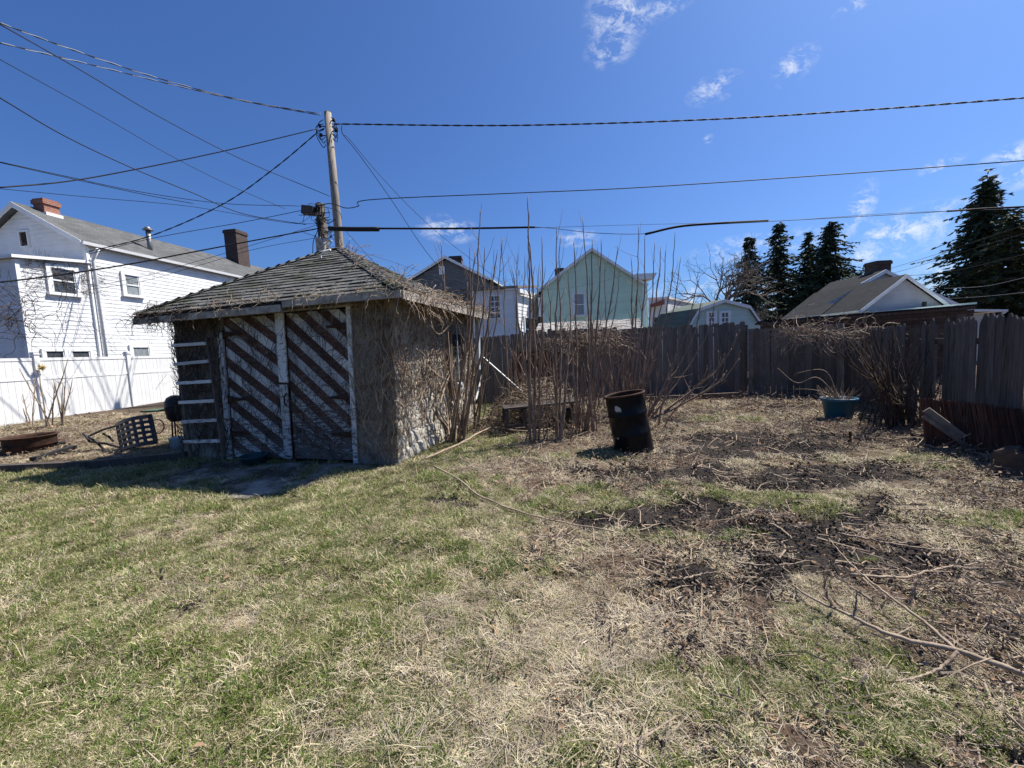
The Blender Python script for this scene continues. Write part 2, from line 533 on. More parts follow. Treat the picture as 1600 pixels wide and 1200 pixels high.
m_bluewhite = mat('pale plastic', (0.42, 0.48, 0.52), rough=0.5)
m_reed = mat('rusty red reed', (0.13, 0.055, 0.035), (0.07, 0.032, 0.022), 6, (3, 3, 0.6), rough=0.8, island=0.4)
m_rustpanel = mat('rust red panel', (0.13, 0.045, 0.03), (0.06, 0.025, 0.02), 4, rough=0.9, bump=0.2)
m_awning = mat('russet awning', (0.30, 0.10, 0.06), (0.24, 0.08, 0.05), 3, rough=0.8)
m_wgrey = mat('weathered silver board', (0.23, 0.20, 0.175), (0.13, 0.11, 0.10), 6, rough=0.9, bump=0.4)
m_garden = mat('green plastic', (0.05, 0.10, 0.05), rough=0.5)
m_flower = mat('faded straw ornament', (0.55, 0.42, 0.16), (0.4, 0.28, 0.1), 30, rough=0.8)


def paint_mat(name, paint, wood, wear_lo, wear_hi, foot=0.10):
    """paint worn off along the grain, more of it near the ground"""
    m = bpy.data.materials.new(name); m.use_nodes = True
    N, L = m.node_tree.nodes, m.node_tree.links
    b = N['Principled BSDF']; b.inputs['Roughness'].default_value = 0.75; b.inputs['Specular IOR Level'].default_value = 0.25
    geo = N.new('ShaderNodeNewGeometry')
    mp = N.new('ShaderNodeMapping'); mp.inputs['Rotation'].default_value = (0, math.radians(38), math.radians(15)); mp.inputs['Scale'].default_value = (1.3, 4, 8)
    L.new(geo.outputs['Position'], mp.inputs[0])
    no = N.new('ShaderNodeTexNoise'); no.inputs['Scale'].default_value = 4; no.inputs['Detail'].default_value = 9; no.inputs['Roughness'].default_value = 0.72
    L.new(mp.outputs[0], no.inputs[0])
    sp = N.new('ShaderNodeSeparateXYZ'); L.new(geo.outputs['Position'], sp.inputs[0])
    wz = N.new('ShaderNodeMapRange'); wz.inputs['From Min'].default_value = 0.1; wz.inputs['From Max'].default_value = 1.3
    wz.inputs['To Min'].default_value = foot; wz.inputs['To Max'].default_value = 0.0
    L.new(sp.outputs[2], wz.inputs[0])
    ad = N.new('ShaderNodeMath'); L.new(no.outputs['Fac'], ad.inputs[0]); L.new(wz.outputs[0], ad.inputs[1])
    mr = N.new('ShaderNodeMapRange'); mr.inputs['From Min'].default_value = wear_lo; mr.inputs['From Max'].default_value = wear_hi
    L.new(ad.outputs[0], mr.inputs[0])
    mx = N.new('ShaderNodeMix'); mx.data_type = 'RGBA'
    L.new(mr.outputs[0], mx.inputs[0]); mx.inputs[6].default_value = (*paint, 1); mx.inputs[7].default_value = (*wood, 1)
    ob = N.new('ShaderNodeObjectInfo')
    r2 = N.new('ShaderNodeMapRange'); r2.inputs['To Min'].default_value = 0.75; r2.inputs['To Max'].default_value = 1.2
    L.new(ob.outputs['Random'], r2.inputs[0])
    hs = N.new('ShaderNodeHueSaturation'); L.new(mx.outputs[2], hs.inputs['Color']); L.new(r2.outputs[0], hs.inputs['Value'])
    L.new(hs.outputs[0], b.inputs['Base Color'])
    bp = N.new('ShaderNodeBump'); bp.inputs['Strength'].default_value = 0.5; bp.inputs['Distance'].default_value = 0.01
    L.new(no.outputs['Fac'], bp.inputs['Height']); L.new(bp.outputs[0], b.inputs['Normal'])
    return m


m_paintw = paint_mat('flaking white paint', (0.56, 0.56, 0.55), (0.12, 0.10, 0.088), 0.55, 0.66)
m_paintw2 = paint_mat('mostly lost white paint', (0.54, 0.54, 0.53), (0.13, 0.11, 0.098), 0.55, 0.66, 0.22)
m_paintb = paint_mat('worn brown paint', (0.105, 0.048, 0.034), (0.17, 0.145, 0.13), 0.50, 0.62)

# ------------------------------------------------------------------ ground sheet
SOIL = [(1180, 690, 1.0, .5), (1090, 735, .55, .3), (1300, 740, .7, .28), (1250, 880, .4, .12), (1480, 870, .35, .25), (1350, 900, .35, .12), (1040, 800, .55, .17), (1160, 828, .55, .16), (1300, 855, .45, .2), (1430, 880, .42, .2), (1370, 805, .42, .2), (1230, 748, .75, .3),
        (1110, 700, .6, .45), (1270, 705, .5, .35), (1170, 905, .22, .11), (980, 815, .4, .15), (680, 788, .28, .11), (1060, 905, .2, .1),
        (350, 1085, .05, .05), (378, 1025, .05, .05), (802, 936, .055, .06), (440, 1002, .05, .04), (292, 950, .09, .06), (430, 890, .06, .05),
        (390, 960, .05, .04), (465, 975, .05, .04), (100, 1040, .06, .04), (850, 800, .08, .06), (680, 970, .05, .04), (560, 985, .04, .04), (735, 940, .05, .04)]
STRAW = [(1300, 640, .9, .5), (1430, 765, .5, .18), (1370, 715, .6, .3), (1490, 805, .35, .14), (1330, 770, .4, .15), (230, 838, .55, .15), (370, 800, .55, .13),
         (300, 905, .4, .15), (740, 940, .45, .2), (820, 1090, .55, .28), (900, 1010, .4, .25), (1110, 800, .15, .08), (330, 900, .3, .15), (1480, 840, .3, .12),
         (760, 1180, .5, .2), (950, 1150, .3, .2), (1200, 650, 1.0, .5), (1330, 930, .25, .1), (1560, 850, .3, .15)]
MULCH = [(1020, 880, .4, .2), (1100, 940, .4, .2), (1560, 780, .5, .4), (1570, 960, .3, .3), (1550, 1150, .25, .12), (1490, 1010, .25, .12), (780, 730, .9, .35),
         (700, 740, .5, .25), (900, 690, .9, .5), (1020, 690, .5, .4), (1080, 870, .4, .15), (1000, 960, .35, .2), (1450, 930, .35, .15), (830, 660, 1.0, .9), (1580, 1080, .15, .15)]
GREEN = [(1180, 785, .7, .17), (1290, 800, .3, .14), (1080, 770, .4, .14), (880, 790, .7, .35), (1140, 655, .5, .3), (1100, 845, .5, .1), (1250, 1050, .5, .3), (1400, 1120, .4, .22),
         (1520, 970, .2, .07), (560, 770, .8, .3), (1570, 815, .2, .1), (1300, 990, .3, .15), (1450, 720, .3, .2), (1350, 860, .18, .06), (900, 715, .6, .2)]


def blobs(lst, x, y):
    wx = x + (fbm(x * 1.7, y * 1.7, 41, 3) - 0.5) * 0.7
    wy = y + (fbm(x * 1.7, y * 1.7, 47, 3) - 0.5) * 0.5
    s = np.zeros_like(np.asarray(x, float))
    for px, py, rx, ry in lst:
        p = ground(px, py)
        small = rx < 0.12
        ax, ay = (x, y) if small else (wx, wy)
        s = np.maximum(s, np.exp(-((ax - p[0]) / rx) ** 2 - ((ay - p[1]) / ry) ** 2))
    return s


def cover(x, y):
    """how much of green, straw, mulch, bare soil lies at a point (sums to one)"""
    x = np.asarray(x, float); y = np.asarray(y, float)
    n1 = fbm(x * 1.3, y * 1.3, 5, 4); n2 = fbm(x * 4, y * 4, 15, 3); n3 = fbm(x * 9, y * 9, 25, 2)
    soil = blobs(SOIL, x, y) * 3.0
    straw = blobs(STRAW, x, y) * 1.7 + sstep(n1, 0.42, 0.7) * 0.7 + 0.2
    mulch = blobs(MULCH, x, y) * 2.5
    green = blobs(GREEN, x, y) * 2.4
    lawn = sstep(-(x + 0.05 * y), -0.9, 0.8)           # the lawn proper, at the left
    green = green + lawn * (1.15 + 0.9 * sstep(-n1, -0.62, -0.38))
    yard = 1 - lawn
    soil = soil + yard * 1.1 * sstep(n2, 0.5, 0.72)
    mulch = mulch + yard * 0.95 * sstep(n2, 0.55, 0.35) + 0.10
    bed = sstep(-x, 5.8, 6.0) * sstep(y - (6.55 + (x + 8.7) * 0.11), -.02, 0.05)
    green = green * (1 - bed * 0.95)
    straw = straw + bed * 0.6; mulch = mulch + bed * 1.2
    near_fence = sstep(y + 0.12 * x, 11.0, 11.6)
    soil = soil + near_fence * 1.5; green = green * (1 - near_fence)
    rightdark = sstep(x, 5.0, 5.8) * sstep(y, 4.0, 5.0)
    mulch = mulch + rightdark * 1.6; green = green * (1 - 0.7 * rightdark)
    n4 = sstep(fbm(x * 6, y * 6, 35, 3), .36, .62)
    soil = soil * (0.5 + n2); straw = straw * (0.45 + 1.1 * n4); green = green * (0.4 + 1.2 * sstep(n2, .33, .63)) * (1.25 - .5 * n4); mulch = mulch * (0.6 + 0.8 * n3)
    # under the shed's door the turf thins
    e = 2.4
    t = soil ** e + straw ** e + mulch ** e + green ** e + 1e-6
    return green ** e / t, straw ** e / t, mulch ** e / t, soil ** e / t


def axis(dense_a, dense_b, step, lo, hi):
    mid = np.arange(dense_a, dense_b + 1e-6, step)
    up = [dense_b]; s = step
    while up[-1] < hi:
        s *= 1.3; up.append(up[-1] + s)
    dn = [dense_a]; s = step
    while dn[-1] > lo:
        s *= 1.3; dn.append(dn[-1] - s)
    return np.array(sorted(set(dn[1:])) + mid.tolist() + up[1:])


gx = axis(-8, 7.5, 0.045, -900, 900)
gy = axis(0.9, 9.0, 0.045, -300, 1500)
GX, GY = np.meshgrid(gx, gy)
cg, cs, cm, cd = cover(GX, GY)
fine = (GX > -8.5) & (GX < 8) & (GY > 0.5) & (GY < 9.5)
far = np.hypot(GX, GY) > 60
GZ = np.where(far, -0.02, gz(GX, GY)) + np.where(fine, (fbm(GX * 11, GY * 11, 31, 2) - 0.5) * (0.012 + 0.035 * cd + 0.02 * cm) - 0.015 * cd, 0)
for px, py, rx, ry in SOIL:
    if rx < 0.1:
        p = ground(px, py)
        GZ -= 0.035 * np.exp(-((GX - p[0]) / rx) ** 2 - ((GY - p[1]) / ry) ** 2)
nx, ny = len(gx), len(gy)
idx = np.arange(nx * ny).reshape(ny, nx)
quads = np.stack([idx[:-1, :-1], idx[:-1, 1:], idx[1:, 1:], idx[1:, :-1]], -1).reshape(-1, 4)
me = bpy.data.meshes.new('ground')
me.vertices.add(nx * ny)
me.vertices.foreach_set('co', np.stack([GX, GY, GZ], -1).astype(np.float32).ravel())
me.loops.add(quads.size)
me.loops.foreach_set('vertex_index', quads.astype(np.int32).ravel())
me.polygons.add(len(quads))
me.polygons.foreach_set('loop_start', np.arange(0, quads.size, 4, dtype=np.int32))
me.polygons.foreach_set('use_smooth', np.ones(len(quads), bool))
me.update(calc_edges=True)
me.validate()
for nm, arr in (('green', cg), ('straw', cs), ('mulch', cm), ('soil', cd)):
    a = me.attributes.new(nm, 'FLOAT', 'POINT')
    a.data.foreach_set('value', arr.astype(np.float32).ravel())
gm = bpy.data.materials.new('yard ground'); gm.use_nodes = True
N, L = gm.node_tree.nodes, gm.node_tree.links
bs = N['Principled BSDF']; bs.inputs['Roughness'].default_value = 1; bs.inputs['Specular IOR Level'].default_value = 0.1
geo = N.new('ShaderNodeNewGeometry')


def gnoise(scale, detail=6):
    n = N.new('ShaderNodeTexNoise'); n.inputs['Scale'].default_value = scale; n.inputs['Detail'].default_value = detail
    n.inputs['Roughness'].default_value = 0.7
    L.new(geo.outputs['Position'], n.inputs[0]); return n.outputs['Fac']


f1, f2 = gnoise(18), gnoise(70)
cur = None
for nm, a, b_ in (('soil', (0.024, 0.020, 0.0175), (0.060, 0.050, 0.043)), ('mulch', (0.055, 0.038, 0.028), (0.17, 0.12, 0.085)),
                  ('straw', (0.045, 0.033, 0.022), (0.17, 0.13, 0.08)), ('green', (0.018, 0.018, 0.008), (0.085, 0.078, 0.035))):
    mr = N.new('ShaderNodeMapRange'); mr.inputs[1].default_value = 0.35; mr.inputs[2].default_value = 0.68
    L.new(f2, mr.inputs[0])
    mx = N.new('ShaderNodeMix'); mx.data_type = 'RGBA'; L.new(mr.outputs[0], mx.inputs[0])
    mx.inputs[6].default_value = (*a, 1); mx.inputs[7].default_value = (*b_, 1)
    at_ = N.new('ShaderNodeAttribute'); at_.attribute_name = nm
    if cur is None:
        cur = mx.outputs[2]
    else:
        ad = N.new('ShaderNodeMath'); ad.operation = 'MULTIPLY_ADD'
        L.new(f1, ad.inputs[0]); ad.inputs[1].default_value = 0.9
        sb = N.new('ShaderNodeMath'); sb.operation = 'SUBTRACT'; L.new(at_.outputs['Fac'], sb.inputs[0]); sb.inputs[1].default_value = 0.45
        L.new(sb.outputs[0], ad.inputs[2])
        m2 = N.new('ShaderNodeMapRange'); m2.inputs[1].default_value = 0.25; m2.inputs[2].default_value = 0.5
        L.new(ad.outputs[0], m2.inputs[0])
        m3 = N.new('ShaderNodeMix'); m3.data_type = 'RGBA'; L.new(m2.outputs[0], m3.inputs[0])
        L.new(cur, m3.inputs[6]); L.new(mx.outputs[2], m3.inputs[7])
        cur = m3.outputs[2]
L.new(cur, bs.inputs['Base Color'])
bp = N.new('ShaderNodeBump'); bp.inputs['Strength'].default_value = 0.9; bp.inputs['Distance'].default_value = 0.025
L.new(f2, bp.inputs['Height']); L.new(bp.outputs[0], bs.inputs['Normal'])
me.materials.append(gm)
go = bpy.data.objects.new('ground', me); COL.objects.link(go)
tag(go, 'yard of patchy spring grass, straw and bare soil', 'ground', kind='structure')

# ------------------------------------------------------------------ house helpers
UP = np.array([0, 0, 1.0])


def siding(mb, O, u, n, z0, z1, bounds, e=0.16, th=0.014):
    """lap boards as real overlapping wedges on a wall plane; bounds(z) -> (s0, s1)"""
    z = z0
    while z < z1 - 0.02:
        zt = min(z + e, z1)
        a0, a1 = bounds(z); b0, b1 = bounds(zt)
        if a1 - a0 > 0.03 and b1 - b0 > -0.01:
            P = [O + u * a0 + UP * z + n * th, O + u * a1 + UP * z + n * th, O + u * b1 + UP * zt + n * 0.002, O + u * b0 + UP * zt + n * 0.002,
                 O + u * a0 + UP * z, O + u * a1 + UP * z]
            mb.add(P, [(0, 1, 2, 3), (4, 5, 1, 0)])
        z = zt


def window(root, O, u, n, s0, s1, z0, z1, cas=0.09, mats=None, mull=1, name='window', rows=1, depth=0.08):
    """casing, sash rails, two panes with a meeting rail; stands proud on the siding"""
    mt, mg = mats or (m_wtrim, m_glass)
    c = lambda s, z, d=0.0: O + u * s + UP * z + n * d
    fr = MB()
    for a0, a1, b0, b1 in ((s0 - cas, s1 + cas, z1, z1 + cas), (s0 - cas, s0, z0, z1), (s1, s1 + cas, z0, z1)):
        fr.prism([c(a0, b0), c(a1, b0), c(a1, b1), c(a0, b1)], n * depth)
    w = part(name, fr, mt, root)
    sl = MB(); sl.prism([c(s0 - cas - .03, z0 - cas * .8), c(s1 + cas + .03, z0 - cas * .8), c(s1 + cas + .03, z0), c(s0 - cas - .03, z0)], n * (depth + .05))
    part('sill', sl, mt, w)
    gl = MB(); gl.prism([c(s0, z0), c(s1, z0), c(s1, z1), c(s0, z1)], n * 0.04); part('pane', gl, mg, w)
    sh = MB()
    for k in range(1, rows + 1):
        zz = z0 + (z1 - z0) * k / (rows + 1)
        sh.prism([c(s0, zz - .025, .04), c(s1, zz - .025, .04), c(s1, zz + .025, .04), c(s0, zz + .025, .04)], n * 0.03)
    for k in range(1, mull):
        ss = s0 + (s1 - s0) * k / mull
        sh.prism([c(ss - .02, z0, .04), c(ss + .02, z0, .04), c(ss + .02, z1, .04), c(ss - .02, z1, .04)], n * 0.025)
    for a0, a1 in ((s0, s0 + .04), (s1 - .04, s1)):
        sh.prism([c(a0, z0, .04), c(a1, z0, .04), c(a1, z1, .04), c(a0, z1, .04)], n * 0.02)
    part('sash', sh, mt, w)
    return w


def wall_rect(P, u, n, px0, py0, px1, py1):
    """pixel rectangle seen on a wall plane -> wall coordinates"""
    q = [hitplane(x, y, P, n) for x, y in ((px0, py0), (px0, py1), (px1, py0), (px1, py1))]
    s = [float(np.dot(v - P, u)) for v in q]; z = [float(v[2]) for v in q]
    sa, sb = sorted(((s[0] + s[1]) / 2, (s[2] + s[3]) / 2))
    return sa, sb, (z[1] + z[3]) / 2, (z[0] + z[2]) / 2


def chimney(root, c, wx, wy, z0, z1, m, u=(1, 0, 0), cap=True, pot=False):
    u = np.array(u, float); v = np.array([-u[1], u[0], 0])
    M = np.array([u, v, UP]).T
    mb = MB(); mb.box((c[0], c[1], (z0 + z1) / 2), (wx, wy, z1 - z0), M)
    ch = part('chimney', mb, m, root)
    if cap:
        k = MB(); k.box((c[0], c[1], z1 - .07), (wx + .09, wy + .09, .16), M)
        k.box((c[0], c[1], z1 + .04), (wx + .02, wy + .02, .06), M)
        part('chimney_cap', k, m, ch)
    return ch


def gable_roof(root, A, u, v, length, hw, ze, zr, m, trim, over=0.3, thick=0.12, over_end=0.25):
    """ridge along u from A (mid of the gable at ground level), v sideways"""
    sl = (zr - ze) / hw
    lo = ze - sl * over
    pts = []
    for sgn in (-1, 1):
        a = A - u * over_end + v * sgn * (hw + over) + UP * lo
        b = A - u * over_end + UP * zr
        mb = MB()
        d = u * (length + 2 * over_end)
        mb.prism([a, b, b + UP * thick, a + UP * thick], d)
        part('roof', mb, m, root)
        # barge board
        bb = MB(); bb.prism([a - UP * .10 - u * .025, b - UP * .10 - u * .025, b + UP * (thick - .01) - u * .025, a + UP * (thick - .01) - u * .025], u * .022)
        part('barge_board', bb, trim, root)
        gt = MB(); gt.prism([a + v * sgn * .003 - UP * .03, a + v * sgn * .09 - UP * .03, a + v * sgn * .11 + UP * .08, a + v * sgn * .003 + UP * .08], d)
        part('gutter', gt, trim, root)


# ------------------------------------------------------------------ white house at the left
C = at(157, 555, 16.0); C[2] = 0
u = np.array([0.13, 1.0, 0]); u /= np.linalg.norm(u)
v = np.array([-u[1], u[0], 0])            # to the left
n_side = -v
top = hitplane(137, 384, C, n_side)
eave_z = float(top[2])
apex = hitplane(32, 327, C, -u)
HW = float(np.dot(apex - C, v)); RZ = float(apex[2])
house = thing('house', 'white clapboard house with grey roof and red brick chimney behind the white fence', 'house', C + v * HW)
LEN = 24.0
mb = MB()
mb.prism([C + v * 0 + UP * -.2, C + v * 2 * HW + UP * -.2, C + v * 2 * HW + UP * eave_z, C + v * HW + UP * RZ, C + UP * eave_z], u * LEN)
part('wall', mb, m_siding, house)
mb = MB(); siding(mb, C, u, n_side, 0.0, eave_z - .05, lambda z: (0.1, LEN))
part('siding', mb, m_siding, house)
mb = MB()
gb = lambda z: (0.1, 2 * HW - .1) if z < eave_z else (HW * (z - eave_z) / (RZ - eave_z), 2 * HW - HW * (z - eave_z) / (RZ - eave_z))
siding(mb, C, v, -u, 0.0, RZ, gb)
part('gable_siding', mb, m_siding, house)
gable_roof(house, C + v * HW, u, v, LEN, HW, eave_z + .1, RZ + .1, m_roofgrey, m_wtrim, over=0.16)
mb = MB(); mb.bar(C + n_side * .02 - u * .02 + UP * 0, C + n_side * .02 - u * .02 + UP * (eave_z - .05), .12, .12)
part('corner_board', mb, m_wtrim, house)
dp = C + n_side * .13 + u * .10
mb = MB(); mb.tube([dp + n_side * .3 + UP * (eave_z - .15), dp + n_side * .05 + UP * (eave_z - .45), dp + UP * (eave_z - .6), dp + UP * .2], .06, 8)
part('downpipe', mb, m_wtrim, house, smooth=True)
for (x0, y0, x1, y1), mg in (((194, 431, 216, 461), m_curtain), ((207, 543, 233, 575), m_curtain)):
    s0, s1, z0, z1 = wall_rect(C, u, n_side, x0, y0, x1, y1)
    window(house, C, u, n_side, s0, s1, z0, z1, mats=(m_wtrim, mg), cas=.12)
# attic louvre in the gable
s0, s1, z0, z1 = wall_rect(C, v, -u, 35, 363, 46, 385)
mb = MB(); mb.prism([C + v * s + UP * z - u * .015 for s, z in ((s0, z0), (s1, z0), (s1, z1), (s0, z1))], -u * .02)
lv = part('attic_vent', mb, m_dark, house)
mb = MB()
for k in range(7):
    zz = z0 + (z1 - z0) * (k + .5) / 7
    mb.bar(C + v * s0 + UP * zz - u * .06, C + v * s1 + UP * zz - u * .06, .05, .012)
part('louvre', mb, m_plank, lv)
mb = MB()
for a, b in (((s0 - .06, z0 - .06), (s1 + .06, z0)), ((s0 - .06, z1), (s1 + .06, z1 + .06)), ((s0 - .06, z0), (s0, z1)), ((s1, z0), (s1 + .06, z1))):
    mb.prism([C + v * a[0] + UP * a[1] - u * .012, C + v * b[0] + UP * a[1] - u * .012, C + v * b[0] + UP * b[1] - u * .012, C + v * a[0] + UP * b[1] - u * .012], -u * .07)
part('vent_frame', mb, m_wtrim, lv)


def on_ridge(px):
    best = None
    for t in np.linspace(0.2, LEN, 300):
        p = C + v * HW + u * t + UP * RZ
        d = RN.T @ (p - np.array([0, 0, EYE]))
        x = 800 + FPX * d[0] / -d[2]
        if best is None or abs(x - px) < best[0]:
            best = (abs(x - px), t, p, 600 - FPX * d[1] / -d[2])
    return best


_, t1, p1, _ = on_ridge(68)
chimney(house, p1 - v * .25, .52, .5, RZ - .7, RZ + .48, m_brick, u)
mb = MB(); mb.box(p1 - v * .30 - UP * .22, (.56, .60, .42), np.array([u, v, UP]).T); part('chimney_flashing', mb, m_wtrim, house)
pv = C + v * (HW - 2.0) + u * 3.2 + UP * (RZ - 2.0 * (RZ - eave_z) / HW)
mb = MB(); mb.tube([pv - UP * .1, pv + UP * 1.1], .10, 10); mb.tube([pv + UP * 1.1, pv + UP * 1.13], .21, 10); mb.tube([pv + UP * 1.13, pv + UP * 1.28], [.19, .05], 10)
part('vent_pipe', mb, m_hard, house, smooth=True)
pv = C + v * (HW * .32) + u * 12.5 + UP * (eave_z + .32 * (RZ - eave_z))
mb = MB(); mb.tube([pv - UP * .1, pv + UP * .55], .09, 8); part('vent_pipe', mb, m_black, house, smooth=True)
# rear wing with a lower roof, in line with the long wall
wl_ = hitplane(45, 555, C, n_side); wing = float(-np.dot(wl_ - C, u))
wz0 = float(hitplane(22, 404, C - u * wing, n_side)[2]); wz1 = float(hitplane(130, 411, C, n_side)[2])
W0 = C - u * wing
mb = MB(); mb.prism([W0 - UP * .2, C - UP * .2 - u * .05, C - u * .05 + UP * wz1, W0 + UP * wz0], v * (HW * 1.6))
part('wing_wall', mb, m_siding, house)
mb = MB(); siding(mb, W0, u, n_side, 0, min(wz0, wz1) - .08, lambda z: (0.08, wing - .07)); siding(mb, W0, v, -u, 0, wz0 - .05, lambda z: (0.08, HW * 1.6))
part('siding', mb, m_siding, house)
mb = MB(); mb.prism([W0 - u * .18 + n_side * .2 + UP * (wz0 + .0), C + n_side * .2 - u * .06 + UP * (wz1), C + n_side * .2 - u * .06 + UP * (wz1 + .1), W0 - u * .18 + n_side * .2 + UP * (wz0 + .1)], v * (HW * 1.6 + .3))
part('wing_roof', mb, m_wtrim, house)
mb = MB(); mb.bar(W0 + n_side * .02, W0 + n_side * .02 + UP * (wz0 - .02), .12, .12); part('corner_board', mb, m_wtrim, house)
s0, s1, z0, z1 = wall_rect(W0, u, n_side, 79, 421, 116, 458)
window(house, W0, u, n_side, s0, s1, z0, z1, cas=.13)
for x0, x1 in ((72, 102), (113, 142)):
    s0, s1, z0, z1 = wall_rect(W0, u, n_side, x0, 549, x1, 600)
    window(house, W0, u, n_side, s0, s1, z0, z1, cas=.10)
# second, sooty chimney further along
best = on_ridge(367)
chimney(house, best[2] - v * .25, .95, .85, RZ - 1.6, RZ + 2.0, m_brickdk, u)

# ------------------------------------------------------------------ white vinyl fence
FX = -13.6
vf = thing('vinyl_fence', 'tall white vinyl fence with capped posts along the left boundary', 'fence', (FX, 13, .2))
posts = [5.9, 8.65, 11.43, 14.17, 16.92, 19.66]
ZB, ZT = 0.2, 2.05
mb = MB(); mb.box((0, 0, 0.97), (.13, .13, 2.14)); pm = mb.mesh('fence_post', m_vinyl)
mb = MB(); mb.box((0, 0, .012), (.17, .17, .025)); mb.box((0, 0, .045), (.125, .125, .04)); mb.add([(-.075, -.075, .066), (.075, -.075, .066), (.075, .075, .066), (-.075, .075, .066), (0, 0, .13)], [(0, 1, 4), (1, 2, 4), (2, 3, 4), (3, 0, 4), (3, 2, 1, 0)])
cpm = mb.mesh('post_cap', m_vinyl)
for y in posts:
    po = piece('post', pm, vf, Matrix.Translation((FX, y, .1)))
    ORG[po.name] = np.array([FX, y, .1])
    piece('cap', cpm, po, Matrix.Translation((FX, y, 2.145)))
L_ = posts[1] - posts[0] - .13
mb = MB(); mb.box((0, 0, 0), (.05, L_, .085)); rm = mb.mesh('rail', m_vinyl)
NB = 17; bw = L_ / NB
mb = MB(); mb.box((0, 0, 0), (.022, bw - .006, .46)); bu = mb.mesh('upper_board', m_vinyl)
mb = MB(); mb.box((0, 0, 0), (.022, bw - .006, 1.12)); bl = mb.mesh('lower_board', m_vinyl)
for a in posts[:-1]:
    yc = a + .065 + L_ / 2
    for z in (ZT - .04, ZT - .585, ZB + .045):
        piece('rail', rm, vf, Matrix.Translation((FX, yc, z)))
    for k in range(NB):
        y = a + .065 + bw * (k + .5)
        piece('board', bu, vf, Matrix.Translation((FX + random.uniform(-.002, .002), y, ZT - .3125)))
        piece('board', bl, vf, Matrix.Translation((FX + random.uniform(-.002, .002), y, ZB + .655)))
# faded straw ornament hung on the second post
mb = MB()
for k in range(40):
    a = random.random() * 6.28; b = random.uniform(-1, 1); r = random.uniform(.08, .14)
    e = np.array([math.sin(a) * .4 + .5, math.cos(a), b]); e = e / np.linalg.norm(e)
    mb.tube([np.array([FX + .13, 11.43, 1.75]), np.array([FX + .13, 11.43, 1.75]) + e * r], [.03, .006], 4)
one('straw_ornament', 'small faded yellow straw ornament tied to a white fence post', 'ornament', mb, m_flower)

# ------------------------------------------------------------------ grey gabled house and its white rear wing, in the middle distance
Yg = 30.0
A = at(697, 405, Yg); e0 = at(640, 441, Yg)
hw = float(A[0] - e0[0]); ux = np.array([1.0, 0, 0]); uy = np.array([.22, 1.0, 0]); uy /= np.linalg.norm(uy)
gh = thing('house', 'dark grey gabled house with black chimney and white attic vent behind the shed', 'house', (A[0], Yg, 0))
O = np.array([A[0] - hw, Yg, 0])
ez, rz = float(e0[2]), float(A[2])
mb = MB(); mb.prism([O, O + ux * 2 * hw, O + ux * 2 * hw + UP * ez, O + ux * hw + UP * rz, O + UP * ez], uy * 11); part('wall', mb, m_greysid, gh)
mb = MB(); siding(mb, O, ux, -UP * 0 + np.array([0, -1.0, 0]), 1.5, rz, lambda z: (0.05, 2 * hw - .05) if z < ez else (hw * (z - ez) / (rz - ez), 2 * hw - hw * (z - ez) / (rz - ez)), e=.16, th=.025)
part('siding', mb, m_greysid, gh)
gable_roof(gh, np.array([A[0], Yg, 0]), uy, ux, 11, hw, ez + .1, rz + .1, m_roofdark, m_wtrim, over=.35)
chimney(gh, (A[0] + .45, Yg + 2.2), .95, .9, rz - .8, rz + .55, m_brickdk)
nf = np.array([0, -1.0, 0])
s0, s1, z0, z1 = wall_rect(O, ux, nf, 686, 416, 695, 429)
mb = MB(); mb.prism([O + ux * s + UP * z + nf * .03 for s, z in ((s0, z0), (s1, z0), (s1, z1), (s0, z1))], nf * .05); part('attic_vent', mb, m_wtrim, gh)

Yw = 22.0
ww = thing('house', 'low white sided house with shallow roof seen through the bare stems beside the shed', 'house', at(770, 555, Yw) * [1, 1, 0])
a = at(738, 456, Yw); b = at(806, 450, Yw)
O = np.array([a[0], Yw, 0]); wd = float(b[0] - a[0]); zt = float((a[2] + b[2]) / 2)
ud = np.array([.42, 1.0, 0]); ud /= np.linalg.norm(ud)
mb = MB(); mb.prism([O, O + ux * wd, O + ux * wd + UP * zt, O + UP * zt], ud * 7); part('wall', mb, m_siding, ww)
mb = MB(); siding(mb, O, ux, nf, 1.6, zt - .03, lambda z: (.1, wd - .1), e=.2, th=.02); part('siding', mb, m_siding, ww)
nr = np.array([ud[1], -ud[0], 0])
O2 = O + ux * wd
mb = MB(); siding(mb, O2, ud, nr, 1.6, zt - .25, lambda z: (.1, 6.9), e=.2, th=.02); part('siding', mb, m_siding, ww)
mb = MB(); mb.bar(O2 + UP * 1, O2 + UP * zt, .14, .14); mb.bar(O + UP * 1, O + UP * zt, .14, .14); part('corner_board', mb, m_wtrim, ww)
mb = MB(); mb.prism([O - ux * 3.6 + nf * .25 + UP * (zt + .0), O2 + ux * .1 + nf * .25 + UP * (zt + .02), O2 + ux * .1 + nf * .25 + UP * (zt + .14), O - ux * 3.6 + nf * .25 + UP * (zt + .12)], ud * 3.5 + UP * .45)
part('roof', mb, m_wgrey, ww)
mb = MB(); mb.prism([O2 + ux * .1 + nf * .1 + UP * (zt - .22), O2 + ux * .22 + nf * .1 + UP * (zt - .22), O2 + ux * .22 + nf * .1 + UP * zt, O2 + ux * .1 + nf * .1 + UP * zt], ud * 7); part('gutter', mb, m_wtrim, ww)
mb = MB(); O3 = O - ux * 3.4 + np.array([0, .25, 0]); mb.prism([O3, O3 + ux * 3.4, O3 + ux * 3.4 + UP * (zt - .1), O3 + UP * (zt - .1)], ud * 3); part('lower_wall', mb, m_greysid, ww)
s0, s1, z0, z1 = wall_rect(O, ux, nf, 764, 463, 782, 497); window(ww, O, ux, nf, s0, s1, z0, z1, cas=.1, rows=3, mull=2)
